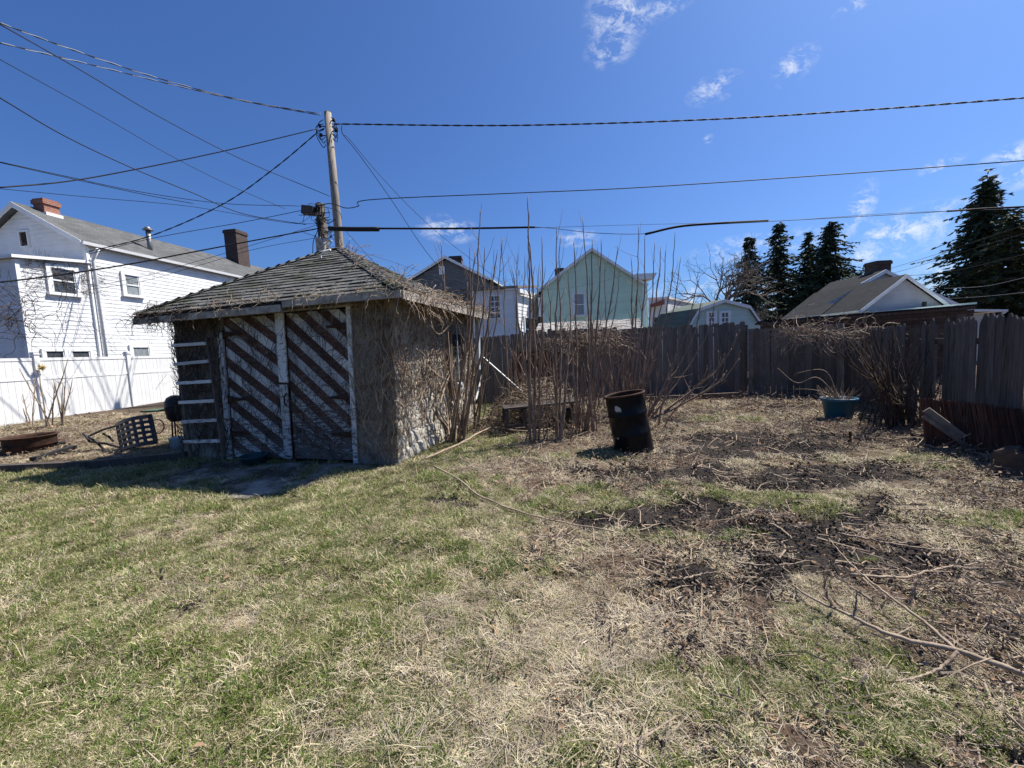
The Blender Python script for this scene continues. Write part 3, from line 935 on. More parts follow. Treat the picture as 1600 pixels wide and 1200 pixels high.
q0 = hitplane(818, 485, O2, nr); q1 = hitplane(838, 490, O2, nr)
window(ww, O2, ud, nr, float(np.dot(q0 - O2, ud)), float(np.dot(q1 - O2, ud)), 2.1, 3.4, cas=.1, mull=3)

# ------------------------------------------------------------------ green house
Yh = 24.0
A = at(923, 391, Yh); eL = at(840, 456, Yh); eR = at(1007, 456, Yh)
O = np.array([eL[0] + .2, Yh, 0]); wd = float(eR[0] - eL[0] - .2); hw = wd / 2
slope = (A[2] - eL[2]) / (A[0] - eL[0]); rz = float(A[2]); ez = rz - slope * hw
gr = thing('house', 'pale green sided house with white gable trim beyond the back fence', 'house', (O[0] + hw, Yh, 0))
ug = np.array([0.07, 1, 0]); ug /= np.linalg.norm(ug)
mb = MB(); mb.prism([O, O + ux * wd, O + ux * wd + UP * ez, O + ux * hw + UP * rz, O + UP * ez], ug * 10); part('wall', mb, m_greensid, gr)
mb = MB(); siding(mb, O, ux, nf, 1.2, rz, lambda z: (0.12, wd - .12) if z < ez else (hw * (z - ez) / (rz - ez) + .02, wd - .02 - hw * (z - ez) / (rz - ez)), e=.19, th=.03); part('siding', mb, m_greensid, gr)
gable_roof(gr, np.array([O[0] + hw, Yh, 0]), ug, ux, 10, hw, ez + .02, rz + .02, m_roofgrey, m_wtrim, over=.1, thick=.1, over_end=.18)
for s in (.07, wd - .07):
    mb = MB(); mb.bar(O + ux * s + nf * .02, O + ux * s + nf * .02 + UP * (ez + .05), .15, .07, up=(0, -1, 0)); part('corner_board', mb, m_wtrim, gr)
cr = at(991, 430, Yh)
mb = MB(); mb.prism([O + ux * (wd - .6) + nf * .35 + UP * (cr[2] - .32), O + ux * (wd + .45) + nf * .35 + UP * (cr[2] - .32), O + ux * (wd + .65) + nf * .35 + UP * (cr[2] + .02), O + ux * (wd - .6) + nf * .35 + UP * (cr[2] + .02)], np.array([0, 3.2, 0])); part('cornice', mb, m_wtrim, gr)
mb = MB(); mb.box(O + ux * (wd - .04) + np.array([0, 1.6, 2.6]), (.5, 3.0, 5.2)); part('porch_wall', mb, m_greensid, gr)
s0, s1, z0, z1 = wall_rect(O, ux, nf, 897, 460, 913, 492); window(gr, O, ux, nf, s0, s1, z0, z1, cas=.11, mats=(m_wtrim, m_curtain))
s0, s1, z0, z1 = wall_rect(O, ux, nf, 841, 465, 845, 495)
mb = MB(); mb.prism([O + ux * s + UP * z + nf * .03 for s, z in ((s0, z0), (s1, z0), (s1, z1), (s0, z1))], nf * .05); part('shutter', mb, m_wtrim, gr)
mb = MB(); _c = at(874, 420, Yh + 5); mb.box((_c[0], Yh + 5, _c[2] - .8), (.6, .6, 1.6)); part('chimney', mb, m_brickdk, gr)

# whitewashed low garage between the fence and the green house
Yk = 18.0
a = at(838, 512, Yk); b = at(1003, 500, Yk)
gg = thing('garage', 'low whitewashed brick garage in front of the green house', 'garage', ((a[0] + b[0]) / 2, Yk, 0))
zk = float((a[2] + b[2]) / 2)
mb = MB(); mb.box(((a[0] + b[0]) / 2, Yk + 1.6, zk / 2 - .25), (b[0] - a[0] - .1, 3, zk - .5)); part('wall', mb, m_brickwh, gg)
gq = [at(834, 523, 17.6), at(1005, 514, 17.6), at(1000, 499, 20.6), at(842, 506, 20.6)]
gn = np.cross(gq[1] - gq[0], gq[3] - gq[0]); gn /= np.linalg.norm(gn)
gq[2] = hitplane(1000, 499, gq[0], gn)
mb = MB(); mb.prism(gq, -UP * .1); rf_ = part('roof', mb, m_brickwh, gg)
for k in range(9):
    f, f2 = k / 9, (k + 1) / 9
    l0, l1 = gq[0] * (1 - f) + gq[3] * f, gq[1] * (1 - f) + gq[2] * f
    h0, h1 = gq[0] * (1 - f2) + gq[3] * f2, gq[1] * (1 - f2) + gq[2] * f2
    n_ = 18; mb = MB(); o_ = (k % 2) * .5 / n_
    for j in range(n_):
        a0, a1 = max(0, j / n_ - o_), min(1, (j + .96) / n_ - o_)
        up_ = UP * random.uniform(.02, .05)
        mb.prism([l0 + (l1 - l0) * a0, l0 + (l1 - l0) * a1, h0 + (h1 - h0) * a1, h0 + (h1 - h0) * a0], up_)
    part('slate_course', mb, m_slatewh, rf_)

# white building with a russet awning far behind
Yb = 40.0
a = at(1013, 470, Yb); b = at(1043, 467, Yb)
wb = thing('building', 'small white flat roofed building with russet awning right of the green house', 'building', (a[0], Yb, 0))
O = np.array([a[0], Yb, 0]); wd = float(b[0] - a[0]); zt = float(b[2])
ud = np.array([.82, 1.0, 0]); ud /= np.linalg.norm(ud)
mb = MB(); mb.prism([O, O + ux * wd, O + ux * wd + UP * zt, O + UP * zt], ud * 9); part('wall', mb, m_siding, wb)
mb = MB(); mb.prism([O - ux * .1 + nf * .1 + UP * zt, O + ux * (wd + .1) + nf * .1 + UP * zt, O + ux * (wd + .1) + nf * .1 + UP * (zt + .2), O - ux * .1 + nf * .1 + UP * (zt + .2)], ud * 9.2); part('parapet', mb, m_wtrim, wb)
mb = MB(); p = at(1016, 481, Yb); q = at(1033, 477, Yb); mb.prism([p + nf * .02, q + nf * .02, q + nf * .02 + UP * .5, p + nf * .02 + UP * .35], nf * .9); part('awning', mb, m_awning, wb)
s0, s1, z0, z1 = wall_rect(O, ux, nf, 1020, 496, 1028, 513); window(wb, O, ux, nf, s0, s1, z0, z1, cas=.08)

# ------------------------------------------------------------------ mint gambrel shed
Ym = 20.0
pts = [at(1074, 514, Ym), at(1092, 485, Ym), at(1130, 471, Ym), at(1168, 478, Ym), at(1186, 502, Ym)]
c0 = pts[2][0]; zb = 2.0
hwm = 1.85
prof = [(-hwm, float(pts[0][2])), (-hwm * .68, float(pts[1][2])), (0, float(pts[2][2])), (hwm * .68, float(pts[1][2])), (hwm, float(pts[0][2]))]
ms = thing('barn', 'mint green gambrel roofed shed with white trim and two small windows over the fence', 'barn', (c0, Ym, 0))
back = np.array([-.30, .8, 0])
F = lambda s, z, d=0.0: np.array([c0 + s, Ym - d, z])
mb = MB(); mb.prism([F(-hwm, 0), F(hwm, 0)] + [F(s, z) for s, z in prof[::-1]], back * 3.0); part('wall', mb, m_mintsid, ms)


def gb(z):
    for (sa, za), (sb, zb_) in zip(prof[3:1:-1] + [], prof[4:2:-1]):
        pass
    zz = [p[1] for p in prof[2:]]; ss = [p[0] for p in prof[2:]]
    s = hwm if z <= zz[2] else (ss[2] + (z - zz[2]) / (zz[1] - zz[2]) * (ss[1] - ss[2]) if z < zz[1] else ss[1] * (zz[0] - z) / (zz[0] - zz[1]))
    return -s + .03, s - .03


mb = MB(); siding(mb, np.array([c0, Ym, 0]), ux, nf, 1.2, prof[2][1] - .05, gb, e=.1, th=.018); part('siding', mb, m_mintsid, ms)
for i in range(4):
    (sa, za), (sb, zb_) = prof[i], prof[i + 1]
    mb = MB(); mb.prism([F(sa, za, .15), F(sb, zb_, .15), F(sb, zb_ + .09, .15), F(sa, za + .09, .15)], back * 3.2); part('roof', mb, m_roofgreen, ms)
    mb = MB(); mb.prism([F(sa, za - .06, .18), F(sb, zb_ - .06, .18), F(sb, zb_ + .1, .18), F(sa, za + .1, .18)], np.array([0, .028, 0])); part('barge_board', mb, m_wtrim, ms)
for x0, x1 in ((1106, 1116), (1126, 1138)):
    s0, s1, z0, z1 = wall_rect(np.array([c0, Ym, 0]), ux, nf, x0, 489, x1, 511)
    window(ms, np.array([c0, Ym, 0]), ux, nf, s0, s1, z0, z1, cas=.1, rows=2, mull=2)

# ------------------------------------------------------------------ bungalow at the right
Yr = 20.0
A = at(1411, 434, Yr); bL = at(1350, 484, Yr); bR = at(1478, 478, Yr)
hw = float((bR[0] - bL[0]) / 2); zr = float(A[2]); zb = float((bL[2] + bR[2]) / 2)
bg = thing('house', 'bungalow with grey shingled roof, pale gable and brick chimney behind the right fence', 'house', (A[0], Yr, 0))
O = np.array([A[0] - hw, Yr, 0])
LB = 6.5
bk = np.array([0.10, 1.0, 0]); bk /= np.linalg.norm(bk)
mb = MB(); mb.prism([O, O + ux * 2 * hw, O + ux * 2 * hw + UP * zb, O + ux * hw + UP * zr, O + UP * zb], bk * LB); part('wall', mb, m_lilac, bg)
mb = MB(); siding(mb, O, ux, nf, 2.4, zr, lambda z: (0.03, 2 * hw - .03) if z < zb else (hw * (z - zb) / (zr - zb), 2 * hw - hw * (z - zb) / (zr - zb)), e=.13, th=.02); part('siding', mb, m_lilac, bg)
gable_roof(bg, np.array([A[0], Yr, 0]), bk, ux, LB, hw, zb + .05, zr + .05, m_roofdark, m_wtrim, over=.2, thick=.1, over_end=.2)
# big side roof going down to the left
e1 = at(1354, 485, Yr - .25); e0 = at(1222, 500, Yr + 7)
pn_ = np.cross(e0 - e1, np.array([A[0], Yr - .1, zr + .12]) - e1); pn_ /= np.linalg.norm(pn_)
_t = min(np.linspace(.5, 14, 400), key=lambda t: abs(pix(np.array([A[0], Yr, zr + .1]) + bk * t)[0] - 1345))
gL = np.array([A[0], Yr, zr + .1]) + bk * _t; _Y = float(gL[1])
gA = at(1380, 425, _Y); ms_ = (gA[2] - gL[2]) / (gA[0] - gL[0])
ze_ = zb - .1; wl2 = (gA[2] - ze_) / ms_
_t2 = min(np.linspace(.5, 25, 500), key=lambda t: abs(pix(gA + bk * t)[0] - 1297))
_q = gL + np.array([-hw - .2, 0, 0]); _q[2] = zb - (zr - zb) / hw * .2 + .1
mL, mR = _q, gA + np.array([wl2, 0, -(gA[2] - ze_)])
mb = MB(); mb.prism([mL * [1, 1, 0], mR * [1, 1, 0], mR, gA, mL], bk * (_t2 - .2)); part('rear_wall', mb, m_lilac, bg)
mb = MB(); siding(mb, gA * [1, 1, 0], ux, nf, zb + .6, float(gA[2]), lambda z: (-(gA[2] - z) / ms_ + .05, (gA[2] - z) / ms_), e=.14, th=.02); part('siding', mb, m_lilac, bg)
for p_ in (mL, mR):
    o_ = (p_ - gA) * .03
    _t3 = min(np.linspace(.5, 30, 600), key=lambda t: abs(pix(mL + bk * t)[0] - 1222)) if p_ is mL else _t2
    mb = MB(); mb.prism([p_ + o_ - bk * .15, gA - bk * .15, gA + bk * _t2, p_ + o_ + bk * _t3], UP * .1); part('roof', mb, m_roofdark, bg)
    e_ = gL + (gL - gA) * .1 if p_ is mL else p_ + o_
    mb = MB(); mb.prism([e_ - UP * .09 - bk * .2, gA - UP * .09 - bk * .2, gA + UP * .11 - bk * .2, e_ + UP * .11 - bk * .2], bk * .045); part('barge_board', mb, m_wtrim, bg)
mb = MB(); mb.prism([e0 - UP * .02, e1 - UP * .02, e1 - UP * .16, e0 - UP * .16], (0, -.12, 0)); mb.prism([e1 - UP * .1, bR + np.array([.5, -.4, .06]), bR + np.array([.5, -.4, -.08]), e1 - UP * .24], (0, -.5, 0)); part('eave_board', mb, m_mintsid, bg)
A2 = gA
cc = at(1371, 425, _Y + 1.2)
chimney(bg, (cc[0], _Y + 1.2), .85, .8, A2[2] - 1.2, float(at(1371, 411, _Y + 1.2)[2]), m_brickdk)
mb = MB(); p = at(1444, 483, Yr - .4); mb.tube([p, p + UP * .36], .09, 8); part('vent_pipe', mb, m_black, bg)

# cream lean-to further right
Yc = 17.5
a = at(1500, 484, Yc); b = at(1546, 489, Yc)
lt = thing('shed', 'pale cream lean-to with white gutter at the right end of the bungalow', 'shed', (a[0], Yc, 0))
O = np.array([a[0], Yc, 0]); wd = float(b[0] - a[0]); zt = float(b[2])
mb = MB(); mb.box(O + np.array([wd / 2, 2, zt / 2]), (wd, 4, zt)); part('wall', mb, m_cream, lt)
mb = MB(); siding(mb, O, ux, nf, 1, zt - .02, lambda z: (.02, wd - .02), e=.12, th=.02); part('siding', mb, m_cream, lt)
mb = MB(); mb.prism([O + np.array([-.3, -.3, zt + .12]), O + np.array([wd + .45, -.3, zt + .02]), O + np.array([wd + .45, -.3, zt + .10]), O + np.array([-.3, -.3, zt + .22])], (0, 4.4, 0)); part('roof', mb, m_wtrim, lt)
mb = MB(); mb.tube([O + np.array([wd + .4, -.25, zt + .02]), O + np.array([wd + .1, -.15, zt - .22]), O + np.array([wd + .03, -.08, zt - .3]), O + np.array([wd + .03, -.08, .3])], .05, 6); part('downpipe', mb, m_wtrim, lt)

# ------------------------------------------------------------------ decayed brown plank shed behind the right fence
Yd = 13.0
a = at(1196, 506, Yd + 1.2); b = at(1508, 482, Yd - 1.2)
ud = (b - a) * [1, 1, 0]; wd = float(np.linalg.norm(ud)); ud = ud / wd
nd = np.array([ud[1], -ud[0], 0])
ps = thing('shed', 'decayed dark brown plank shed with sagging eave behind the right fence', 'shed', (a + b) / 2 * [1, 1, 0])
za, zb_ = float(a[2]), float(b[2])
O = a * [1, 1, 0]
k = 0
zq = 0.0
while zq < min(za, zb_) - .12:
    h_ = random.uniform(.15, .2)
    s = 0.0
    while s < wd - .1:
        l = min(random.uniform(1.6, 3.2), wd - s)
        mb = MB(); mb.box((0, 0, 0), (l - .012, .025, h_ - .012))
        M = np.array([ud, -nd, UP]).T
        bx = MB(); bx.box(O + ud * (s + l / 2) + UP * (zq + h_ / 2) + nd * random.uniform(0, .02), (l - .012, .025, h_ - .012), M)
        part('plank', bx, m_fencebrown, ps)
        s += l
    zq += h_
mb = MB(); mb.prism([O - nd * .05, O + ud * wd - nd * .05, O + ud * wd - nd * .05 + UP * (zb_ - .05), O - nd * .05 + UP * (za - .05)], -nd * 2.5); part('frame', mb, m_dark, ps)
for dz, dd in ((0, .16), (-.1, .10), (-.2, .06)):
    mb = MB(); mb.bar(O - ud * .15 + nd * dd + UP * (za + dz), O + ud * (wd + .15) + nd * dd + UP * (zb_ + dz), .04, .09, up=UP); part('fascia_board', mb, m_fencebrown, ps)
mb = MB(); mb.prism([O - ud * .2 + nd * .2 + UP * (za + .06), O + ud * (wd + .2) + nd * .2 + UP * (zb_ + .06), O + ud * (wd + .2) + nd * .2 + UP * (zb_ + .1), O - ud * .2 + nd * .2 + UP * (za + .1)], -nd * 3); part('roof', mb, m_roofdark, ps)
mb = MB(); mb.bar(O + ud * (wd - .1) + nd * .05, O + ud * (wd - .1) + nd * .05 + UP * (zb_ + .08), .22, .1, up=nd); part('post', mb, m_plank, ps)

# ------------------------------------------------------------------ timber fences
def picket_mesh(name, w, h, point, m):
    mb = MB()
    if point == 'dog':
        P = [(-w / 2, 0), (w / 2, 0), (w / 2, h - .03), (w / 2 - .03, h), (-w / 2 + .03, h), (-w / 2, h - .03)]
    else:
        P = [(-w / 2, 0), (w / 2, 0), (w / 2, h - .10), (w * .36, h - .05), (w * .1, h), (-w * .1, h), (-w * .36, h - .05), (-w / 2, h - .10)]
    mb.prism([(x, 0, z) for x, z in P], (0, .018, 0))
    return mb.mesh(name, m)


def fence(label, pts, h, w, point, m, lean=0.0, jit=0.02, gap=.004, miss=(), rails=(.35, 1.6), group=None, posts_every=2.4, wob=0.0):
    """upright boards, each a part, nailed to rails and posts on the far side"""
    P = [np.array(p, float) for p in pts]
    root = thing('wooden_fence', label, 'fence', (P[0] + P[-1]) / 2, group)
    ms = [picket_mesh('picket', w * k, h * q, point, m) for k, q in ((1, 1), (.96, .985), (1.02, 1.01), (.98, .995))]
    i = 0
    for A, B in zip(P[:-1], P[1:]):
        d = (B - A) * [1, 1, 0]; Lh = np.linalg.norm(d); d = d / Lh
        n = np.array([d[1], -d[0], 0])
        if np.dot(n, -A) < 0: n = -n
        s = w / 2
        while s < Lh:
            i += 1
            if i not in miss:
                p = A + d * s; z = A[2] + (B[2] - A[2]) * s / Lh
                g = float(gz(p[0], p[1])) - .02
                tl = random.gauss(0, jit) + lean + wob * math.sin(s * 2.1)
                bt = random.gauss(0, jit * .6)
                R = Matrix.Rotation(tl, 4, Vector(n)) @ Matrix.Rotation(bt, 4, Vector(d))
                M = Matrix.Translation((p[0], p[1], g + random.uniform(-.03, .02) + z)) @ R @ M4(d, -n, UP, n * random.uniform(0, .008))
                piece('picket', random.choice(ms), root, M)
            s += w + gap + random.uniform(0, .004)
        for rz in rails:
            mb = MB(); mb.bar(A - n * .045 + UP * rz, B - n * .045 + UP * rz, .04, .09, up=UP); part('rail', mb, m_plank, root)
        k = max(1, int(Lh / posts_every))
        for q in range(k + 1):
            p = A + d * Lh * q / k - n * .12
            mb = MB(); mb.bar(p + UP * -.1, p + UP * (h - .1), .1, .1); part('post', mb, m_plank, root)
    return root


fb = [at(690, 600, 12.6), at(900, 600, 12.1), at(1167, 600, 11.4)]
fb = [(p[0], p[1], 0) for p in fb]
fence('weathered grey dog-ear board fence across the back of the yard', fb, 2.08, .14, 'dog', m_fencegrey, rails=(.4, 1.75), jit=.004, gap=.0)
p0 = np.array(fb[-1]); 
fr = [(p0[0] + .05, p0[1] - .25, 0), (8.5, 10.2, 0)]
fence('short run of darker board fence right of the wide gate board', fr, 1.9, .13, 'dog', m_fencegrey, jit=.006, gap=.0, rails=(.4, 1.5))
fence('pointed picket fence along the right side, leaning and missing boards', [(8.5, 10.1, 0), (7.15, 7.2, 0)], 1.74, .12, 'point', m_fencedark, jit=.02, lean=-.05, wob=.05, rails=(.4, 1.4))
fence('pointed grey picket fence with a gap behind the reed screen', [(7.0, 6.75, 0), (5.55, 3.2, 0)], 1.76, .118, 'point', m_fencedark, jit=.009, miss=(4, 5), gap=.0, rails=(.4, 1.4))
# wide pale board standing at the joint of the two back fences
mb = MB(); p = np.array([p0[0] + .02, p0[1] - .18, 0]); mb.box(p + UP * .93, (.17, .025, 1.86)); one('gate_board', 'single wide grey board upright at the joint in the back fence', 'board', mb, m_wgrey)
mb = MB(); a = ground(1010, 628); b = ground(1160, 622); mb.bar(a + UP * .08, b + UP * .10, .09, .12); one('timber', 'long grey timber lying along the foot of the back fence', 'timber', mb, m_plank)
# rust red sheet behind the stems
mb = MB(); a = at(800, 560, 11.6); b = at(872, 560, 11.5); mb.prism([a * [1, 1, 0] + UP * .4, b * [1, 1, 0] + UP * .4, b * [1, 1, 0] + UP * 1.5, a * [1, 1, 0] + UP * 1.55], (0, .03, 0)); one('metal_sheet', 'rust red metal sheet standing against the back fence behind bare stems', 'sheet', mb, m_rustpanel)

# ------------------------------------------------------------------ the old shed
FR = np.array([-1.74, 5.76, 0]); FL = np.array([-5.76, 6.82, 0])
su = FL - FR; SW = float(np.linalg.norm(su)); su = su / SW           # along the front, to the left
sw = np.array([-su[1], su[0], 0]);
if sw[1] < 0: sw = -sw                                              # to the back
SD = 3.3
LEAN = .042                                                          # the old garage leans to the right
WZ = 2.5
S = lambda s, t, z: FR + su * (s - LEAN * z) + sw * t + UP * z
shed = thing('shed', 'derelict hip roofed garage with striped double doors, overgrown by dead vines', 'shed', S(SW / 2, SD / 2, 0))
dz1, d0, d1 = 2.36, .70, 3.10
mb = MB(); mb.prism([S(0, 0, -.1), S(d0, 0, -.1), S(d0, 0, WZ), S(0, 0, WZ)], sw * .2); part('front_wall', mb, m_stucco_shade, shed)
mb = MB(); mb.prism([S(d1, 0, -.1), S(SW, 0, -.1), S(SW, 0, WZ), S(d1, 0, WZ)], sw * .2); part('front_wall', mb, m_stucco_shade, shed)
mb = MB(); mb.prism([S(d0, 0, dz1), S(d1, 0, dz1), S(d1, 0, WZ), S(d0, 0, WZ)], sw * .2); part('lintel', mb, m_plank, shed)
# side wall: rough uneven masonry in a grid, with a window slot
nxs, nzs = 170, 125
V = []
for j in range(nzs + 1):
    for i in range(nxs + 1):
        t = .002 + (SD - .004) * i / nxs; z = -.1 + (WZ + .1) * j / nzs
        bul = (fbm(t * 2.2, z * 2.2, 61, 4) - .5) * .09 + .05 * (1 - sstep(z, 0, .9))
        bul += .022 * (fbm(t * 7, z * 7, 71, 3) - .5)
        row = z / .215; ph_ = (t / .43 + .5 * (math.floor(row) % 2)) % 1.0; rj = abs(row - round(row)) * .215; cj = min(ph_, 1 - ph_) * .43
        bul -= .016 * math.exp(-(min(rj, cj) / .014) ** 2)
        bul *= sstep(t, 0, .08)
        V.append(S(0, t, z) - su * bul)
Fq = [(j * (nxs + 1) + i, j * (nxs + 1) + i + 1, (j + 1) * (nxs + 1) + i + 1, (j + 1) * (nxs + 1) + i) for j in range(nzs) for i in range(nxs)]
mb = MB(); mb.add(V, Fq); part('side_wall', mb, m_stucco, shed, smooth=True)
mb = MB(); mb.prism([S(.06, .2, -.1), S(.06, SD, -.1), S(.06, SD, WZ), S(.06, .2, WZ)], su * .12); mb.prism([S(SW - .0, .2, -.1), S(SW, SD, -.1), S(SW, SD, WZ), S(SW, .2, WZ)], -su * .2); mb.prism([S(.2, SD, -.1), S(SW - .2, SD, -.1), S(SW - .2, SD, WZ), S(.2, SD, WZ)], -sw * .2)
part('rear_wall', mb, m_stucco, shed)
# narrow dark window in the side wall
wn0, wn1 = [float(np.dot(hitplane(x_, 565, FR - su * .05, su) - FR, sw)) for x_ in (699, 716)]
print('window', wn0, wn1)
sd = -su
mb = MB(); mb.prism([S(0, wn0, .95) + sd * .055, S(0, wn1, .95) + sd * .055, S(0, wn1, 1.95) + sd * .055, S(0, wn0, 1.95) + sd * .055], sd * .02)
wd_ = part('side_window', mb, m_dark, shed)
mb = MB()
for a, b in (((wn0 - .07, .88), (wn0, 2.0)), ((wn1, .88), (wn1 + .07, 2.0)), ((wn0, .88), (wn1, .95)), ((wn0, 1.95), (wn1, 2.02))):
    mb.prism([S(0, a[0], a[1]) + sd * .05, S(0, b[0], a[1]) + sd * .05, S(0, b[0], b[1]) + sd * .05, S(0, a[0], b[1]) + sd * .05], sd * .05)
part('frame', mb, m_plank, wd_)
mb = MB(); mb.bar(S(0, SD + .04, 1.2) + sd * .1, S(0, SD + .04, 2.35) + sd * .1, .1, .08); part('corner_board', mb, m_bluewhite, shed)
# door leaves: diagonal boards, alternately white and brown


def clip(poly, a, b, c):
    out = []
    for i in range(len(poly)):
        p, q = poly[i], poly[(i + 1) % len(poly)]
        dp, dq = a * p[0] + b * p[1] + c, a * q[0] + b * q[1] + c
        if dp >= 0: out.append(p)
        if dp * dq < 0:
            f = dp / (dp - dq); out.append((p[0] + (q[0] - p[0]) * f, p[1] + (q[1] - p[1]) * f))
    return out


mid = (d0 + d1) / 2
for (sa, sb, ang, ph) in ((mid + .03, d1 - .04, 35, 0.10), (d0 + .04, mid - .06, 41, 0.02)):
    wdt = sb - sa
    rootleaf = MB()
    dl = None
    # backing sheet and stiles are the door itself
    rootleaf.prism([S(sa, .03, .05), S(sb, .03, .05), S(sb, .03, dz1 - .03), S(sa, .03, dz1 - .03)], sw * .03)
    dl = part('door', rootleaf, m_plank, shed)
    tn = math.tan(math.radians(ang)); pitch = .168
    rect = [(0, .05), (wdt, .05), (wdt, dz1 - .03), (0, dz1 - .03)]
    k = 0; zz = dz1 + .1 + ph
    while zz > .05 - 1:
        z_hi = zz + wdt * 0
        # band between z = z_hi - a*tn and z = z_hi - pitch - a*tn (a runs image-right)
        poly = clip(rect, -tn, -1, z_hi + wdt * tn * .0 + tn * wdt * 0 + 0)
        poly = clip(poly, tn, 1, -(z_hi - pitch + .008)) if len(poly) >= 3 else []
        if len(poly) >= 3:
            pts3 = [S(sb - a, -.004 - random.uniform(0, .004), z) for a, z in poly]
            t_ = pts3[0]
            yy = random.uniform(.0, .006)
            pts3 = [S(sb - a, -.002 - yy, z) for a, z in poly]
            mb = MB(); mb.prism(pts3, sw * .03)
            part('board', mb, (m_paintw if sa > mid else m_paintw2) if k % 2 == 0 else m_paintb, dl)
        zz -= pitch; k += 1
        if k > 40: break
    # boards that start beyond the top corner
    zz = dz1 + .1 + ph + pitch; k = 1
    while zz - wdt * tn < dz1:
        poly = clip(rect, -tn, -1, zz)
        poly = clip(poly, tn, 1, -(zz - pitch + .008)) if len(poly) >= 3 else []
        if len(poly) >= 3:
            yy = random.uniform(.0, .006)
            mb = MB(); mb.prism([S(sb - a, -.002 - yy, z) for a, z in poly], sw * .03)
            part('board', mb, (m_paintw if sa > mid else m_paintw2) if k % 2 == 0 else m_paintb, dl)
        zz += pitch; k += 1
        if k > 14: break
    # rust strap hinges
    edge = sb if sa > mid else sa
    sg = -1 if sa > mid else 1
    for hz in (.45, 1.02, 2.08):
        mb = MB(); mb.prism([S(edge, -.03, hz - .05), S(edge + sg * .36, -.03, hz - .012), S(edge + sg * .36, -.03, hz + .012), S(edge, -.03, hz + .05)], -sw * .012)
        mb.tube([S(edge, -.035, hz - .07), S(edge, -.035, hz + .07)], .014, 6)
        part('hinge', mb, m_rust, dl)
# meeting stile in two lengths, side casings, head casing
mb = MB(); mb.prism([S(mid - .06, -.034, 1.26), S(mid + .10, -.034, 1.26), S(mid + .10, -.034, dz1 - .02), S(mid - .06, -.034, dz1 - .02)], -sw * .025); part('door_stile', mb, m_paintw, shed)
mb = MB(); mb.prism([S(mid - .05, -.034, .05), S(mid + .09, -.034, .05), S(mid + .10, -.034, 1.24), S(mid - .04, -.034, 1.24)], -sw * .022); part('door_stile', mb, m_paintw, shed)
mb = MB(); mb.prism([S(d1 - .03, -.02, .0), S(d1 + .07, -.02, .0), S(d1 + .07, -.02, dz1 - .25), S(d1 - .03, -.02, dz1 - .25)], -sw * .03); part('door_casing', mb, m_paintw, shed)
mb = MB(); mb.prism([S(d0 - .04, -.02, .0), S(d0 + .035, -.02, .0), S(d0 + .035, -.02, dz1), S(d0 - .04, -.02, dz1)], -sw * .03); part('door_casing', mb, m_paintw, shed)
mb = MB(); mb.prism([S(d0 - .1, -.02, dz1 - .01), S(d1 + .1, -.02, dz1 - .01), S(d1 + .1, -.02, dz1 + .07), S(d0 - .1, -.02, dz1 + .07)], -sw * .04); part('door_casing', mb, m_fascia, shed)
mb = MB(); mb.bar(S(mid + .16, -.05, 1.27), S(mid - .1, -.05, 1.25), .02, .03); mb.tube([S(mid - .02, -.06, 1.1), S(mid - .02, -.10, 1.04), S(mid - .02, -.10, .95), S(mid - .02, -.06, .9)], .012, 6); part('latch', mb, m_rust, shed)
# roof
OV = .35; EZ = 2.45
eA = S(SW + OV, -OV, EZ); eB = S(-OV, -OV, EZ); eC = S(-OV + .04, SD + .16, EZ - .05); eD = S(SW + OV, SD + .3, EZ)
# ridge height and place from the photograph's peak, on the roof's middle line
rc0 = hitplane(524, 391, S(0, SD / 2, 0), sw)
apn = rc0 + su * .14; apf = rc0 - su * .14
apz = float(rc0[2])
cen = S(SW / 2, SD / 2, EZ)
mb = MB()
low = UP * .06
mb.add([eA, eB, eC, eD, apn, apf, eA - low, eB - low, eC - low, eD - low],
       [(1, 0, 4, 5), (2, 1, 5), (3, 2, 5, 4), (0, 3, 4), (0, 1, 7, 6), (1, 2, 8, 7), (2, 3, 9, 8), (3, 0, 6, 9), (6, 7, 8, 9)])
part('roof', mb, m_under, shed)
roof = bpy.data.objects[[o.name for o in shed.children if o.name.startswith('roof')][0]]


def shingle_plane(A, B, P, Q, courses, tab, emit):
    """A-B eave, P (above A) and Q (above B) at the ridge; emit(center axes, w, l)"""
    sl = (P + Q) / 2 - (A + B) / 2
    x = (B - A) / np.linalg.norm(B - A)
    nrm = np.cross(x, sl); nrm /= np.linalg.norm(nrm)
    if nrm[2] < 0: nrm = -nrm
    for r in range(courses):
        f = r / courses; f2 = (r + 1.0) / courses
        a = A + (P - A) * f; b = B + (Q - B) * f
        Lr = float(np.linalg.norm(b - a))
        a2 = A + (P - A) * f2; b2 = B + (Q - B) * f2
        off = (r % 2) * tab / 2 + random.uniform(-.03, .03)
        s = -off
        while s < Lr:
            s0, s1 = max(s, 0), min(s + tab, Lr)
            if s1 - s0 > .05:
                up = sl / np.linalg.norm(sl)
                L0 = float(np.linalg.norm(sl)) / courses
                mid_ = a + x * (s0 + s1) / 2
                emit(mid_, x, up, nrm, s1 - s0 - .022, L0 * 1.35)
            s += tab


tabm = {}


def tab_mesh(w):
    k = round(w / .03) * .03
    if k not in tabm:
        mb = MB()
        mb.add([(-k / 2, -.016, .012), (k / 2, -.011, .014), (k / 2, .19, .004), (-k / 2, .19, .004), (-k / 2, -.015, .001), (k / 2, -.012, .001)],
               [(0, 1, 2, 3), (4, 5, 1, 0), (5, 2, 1), (4, 0, 3)])
        tabm[k] = mb.mesh('shingle', m_shingle)
    return tabm[k]


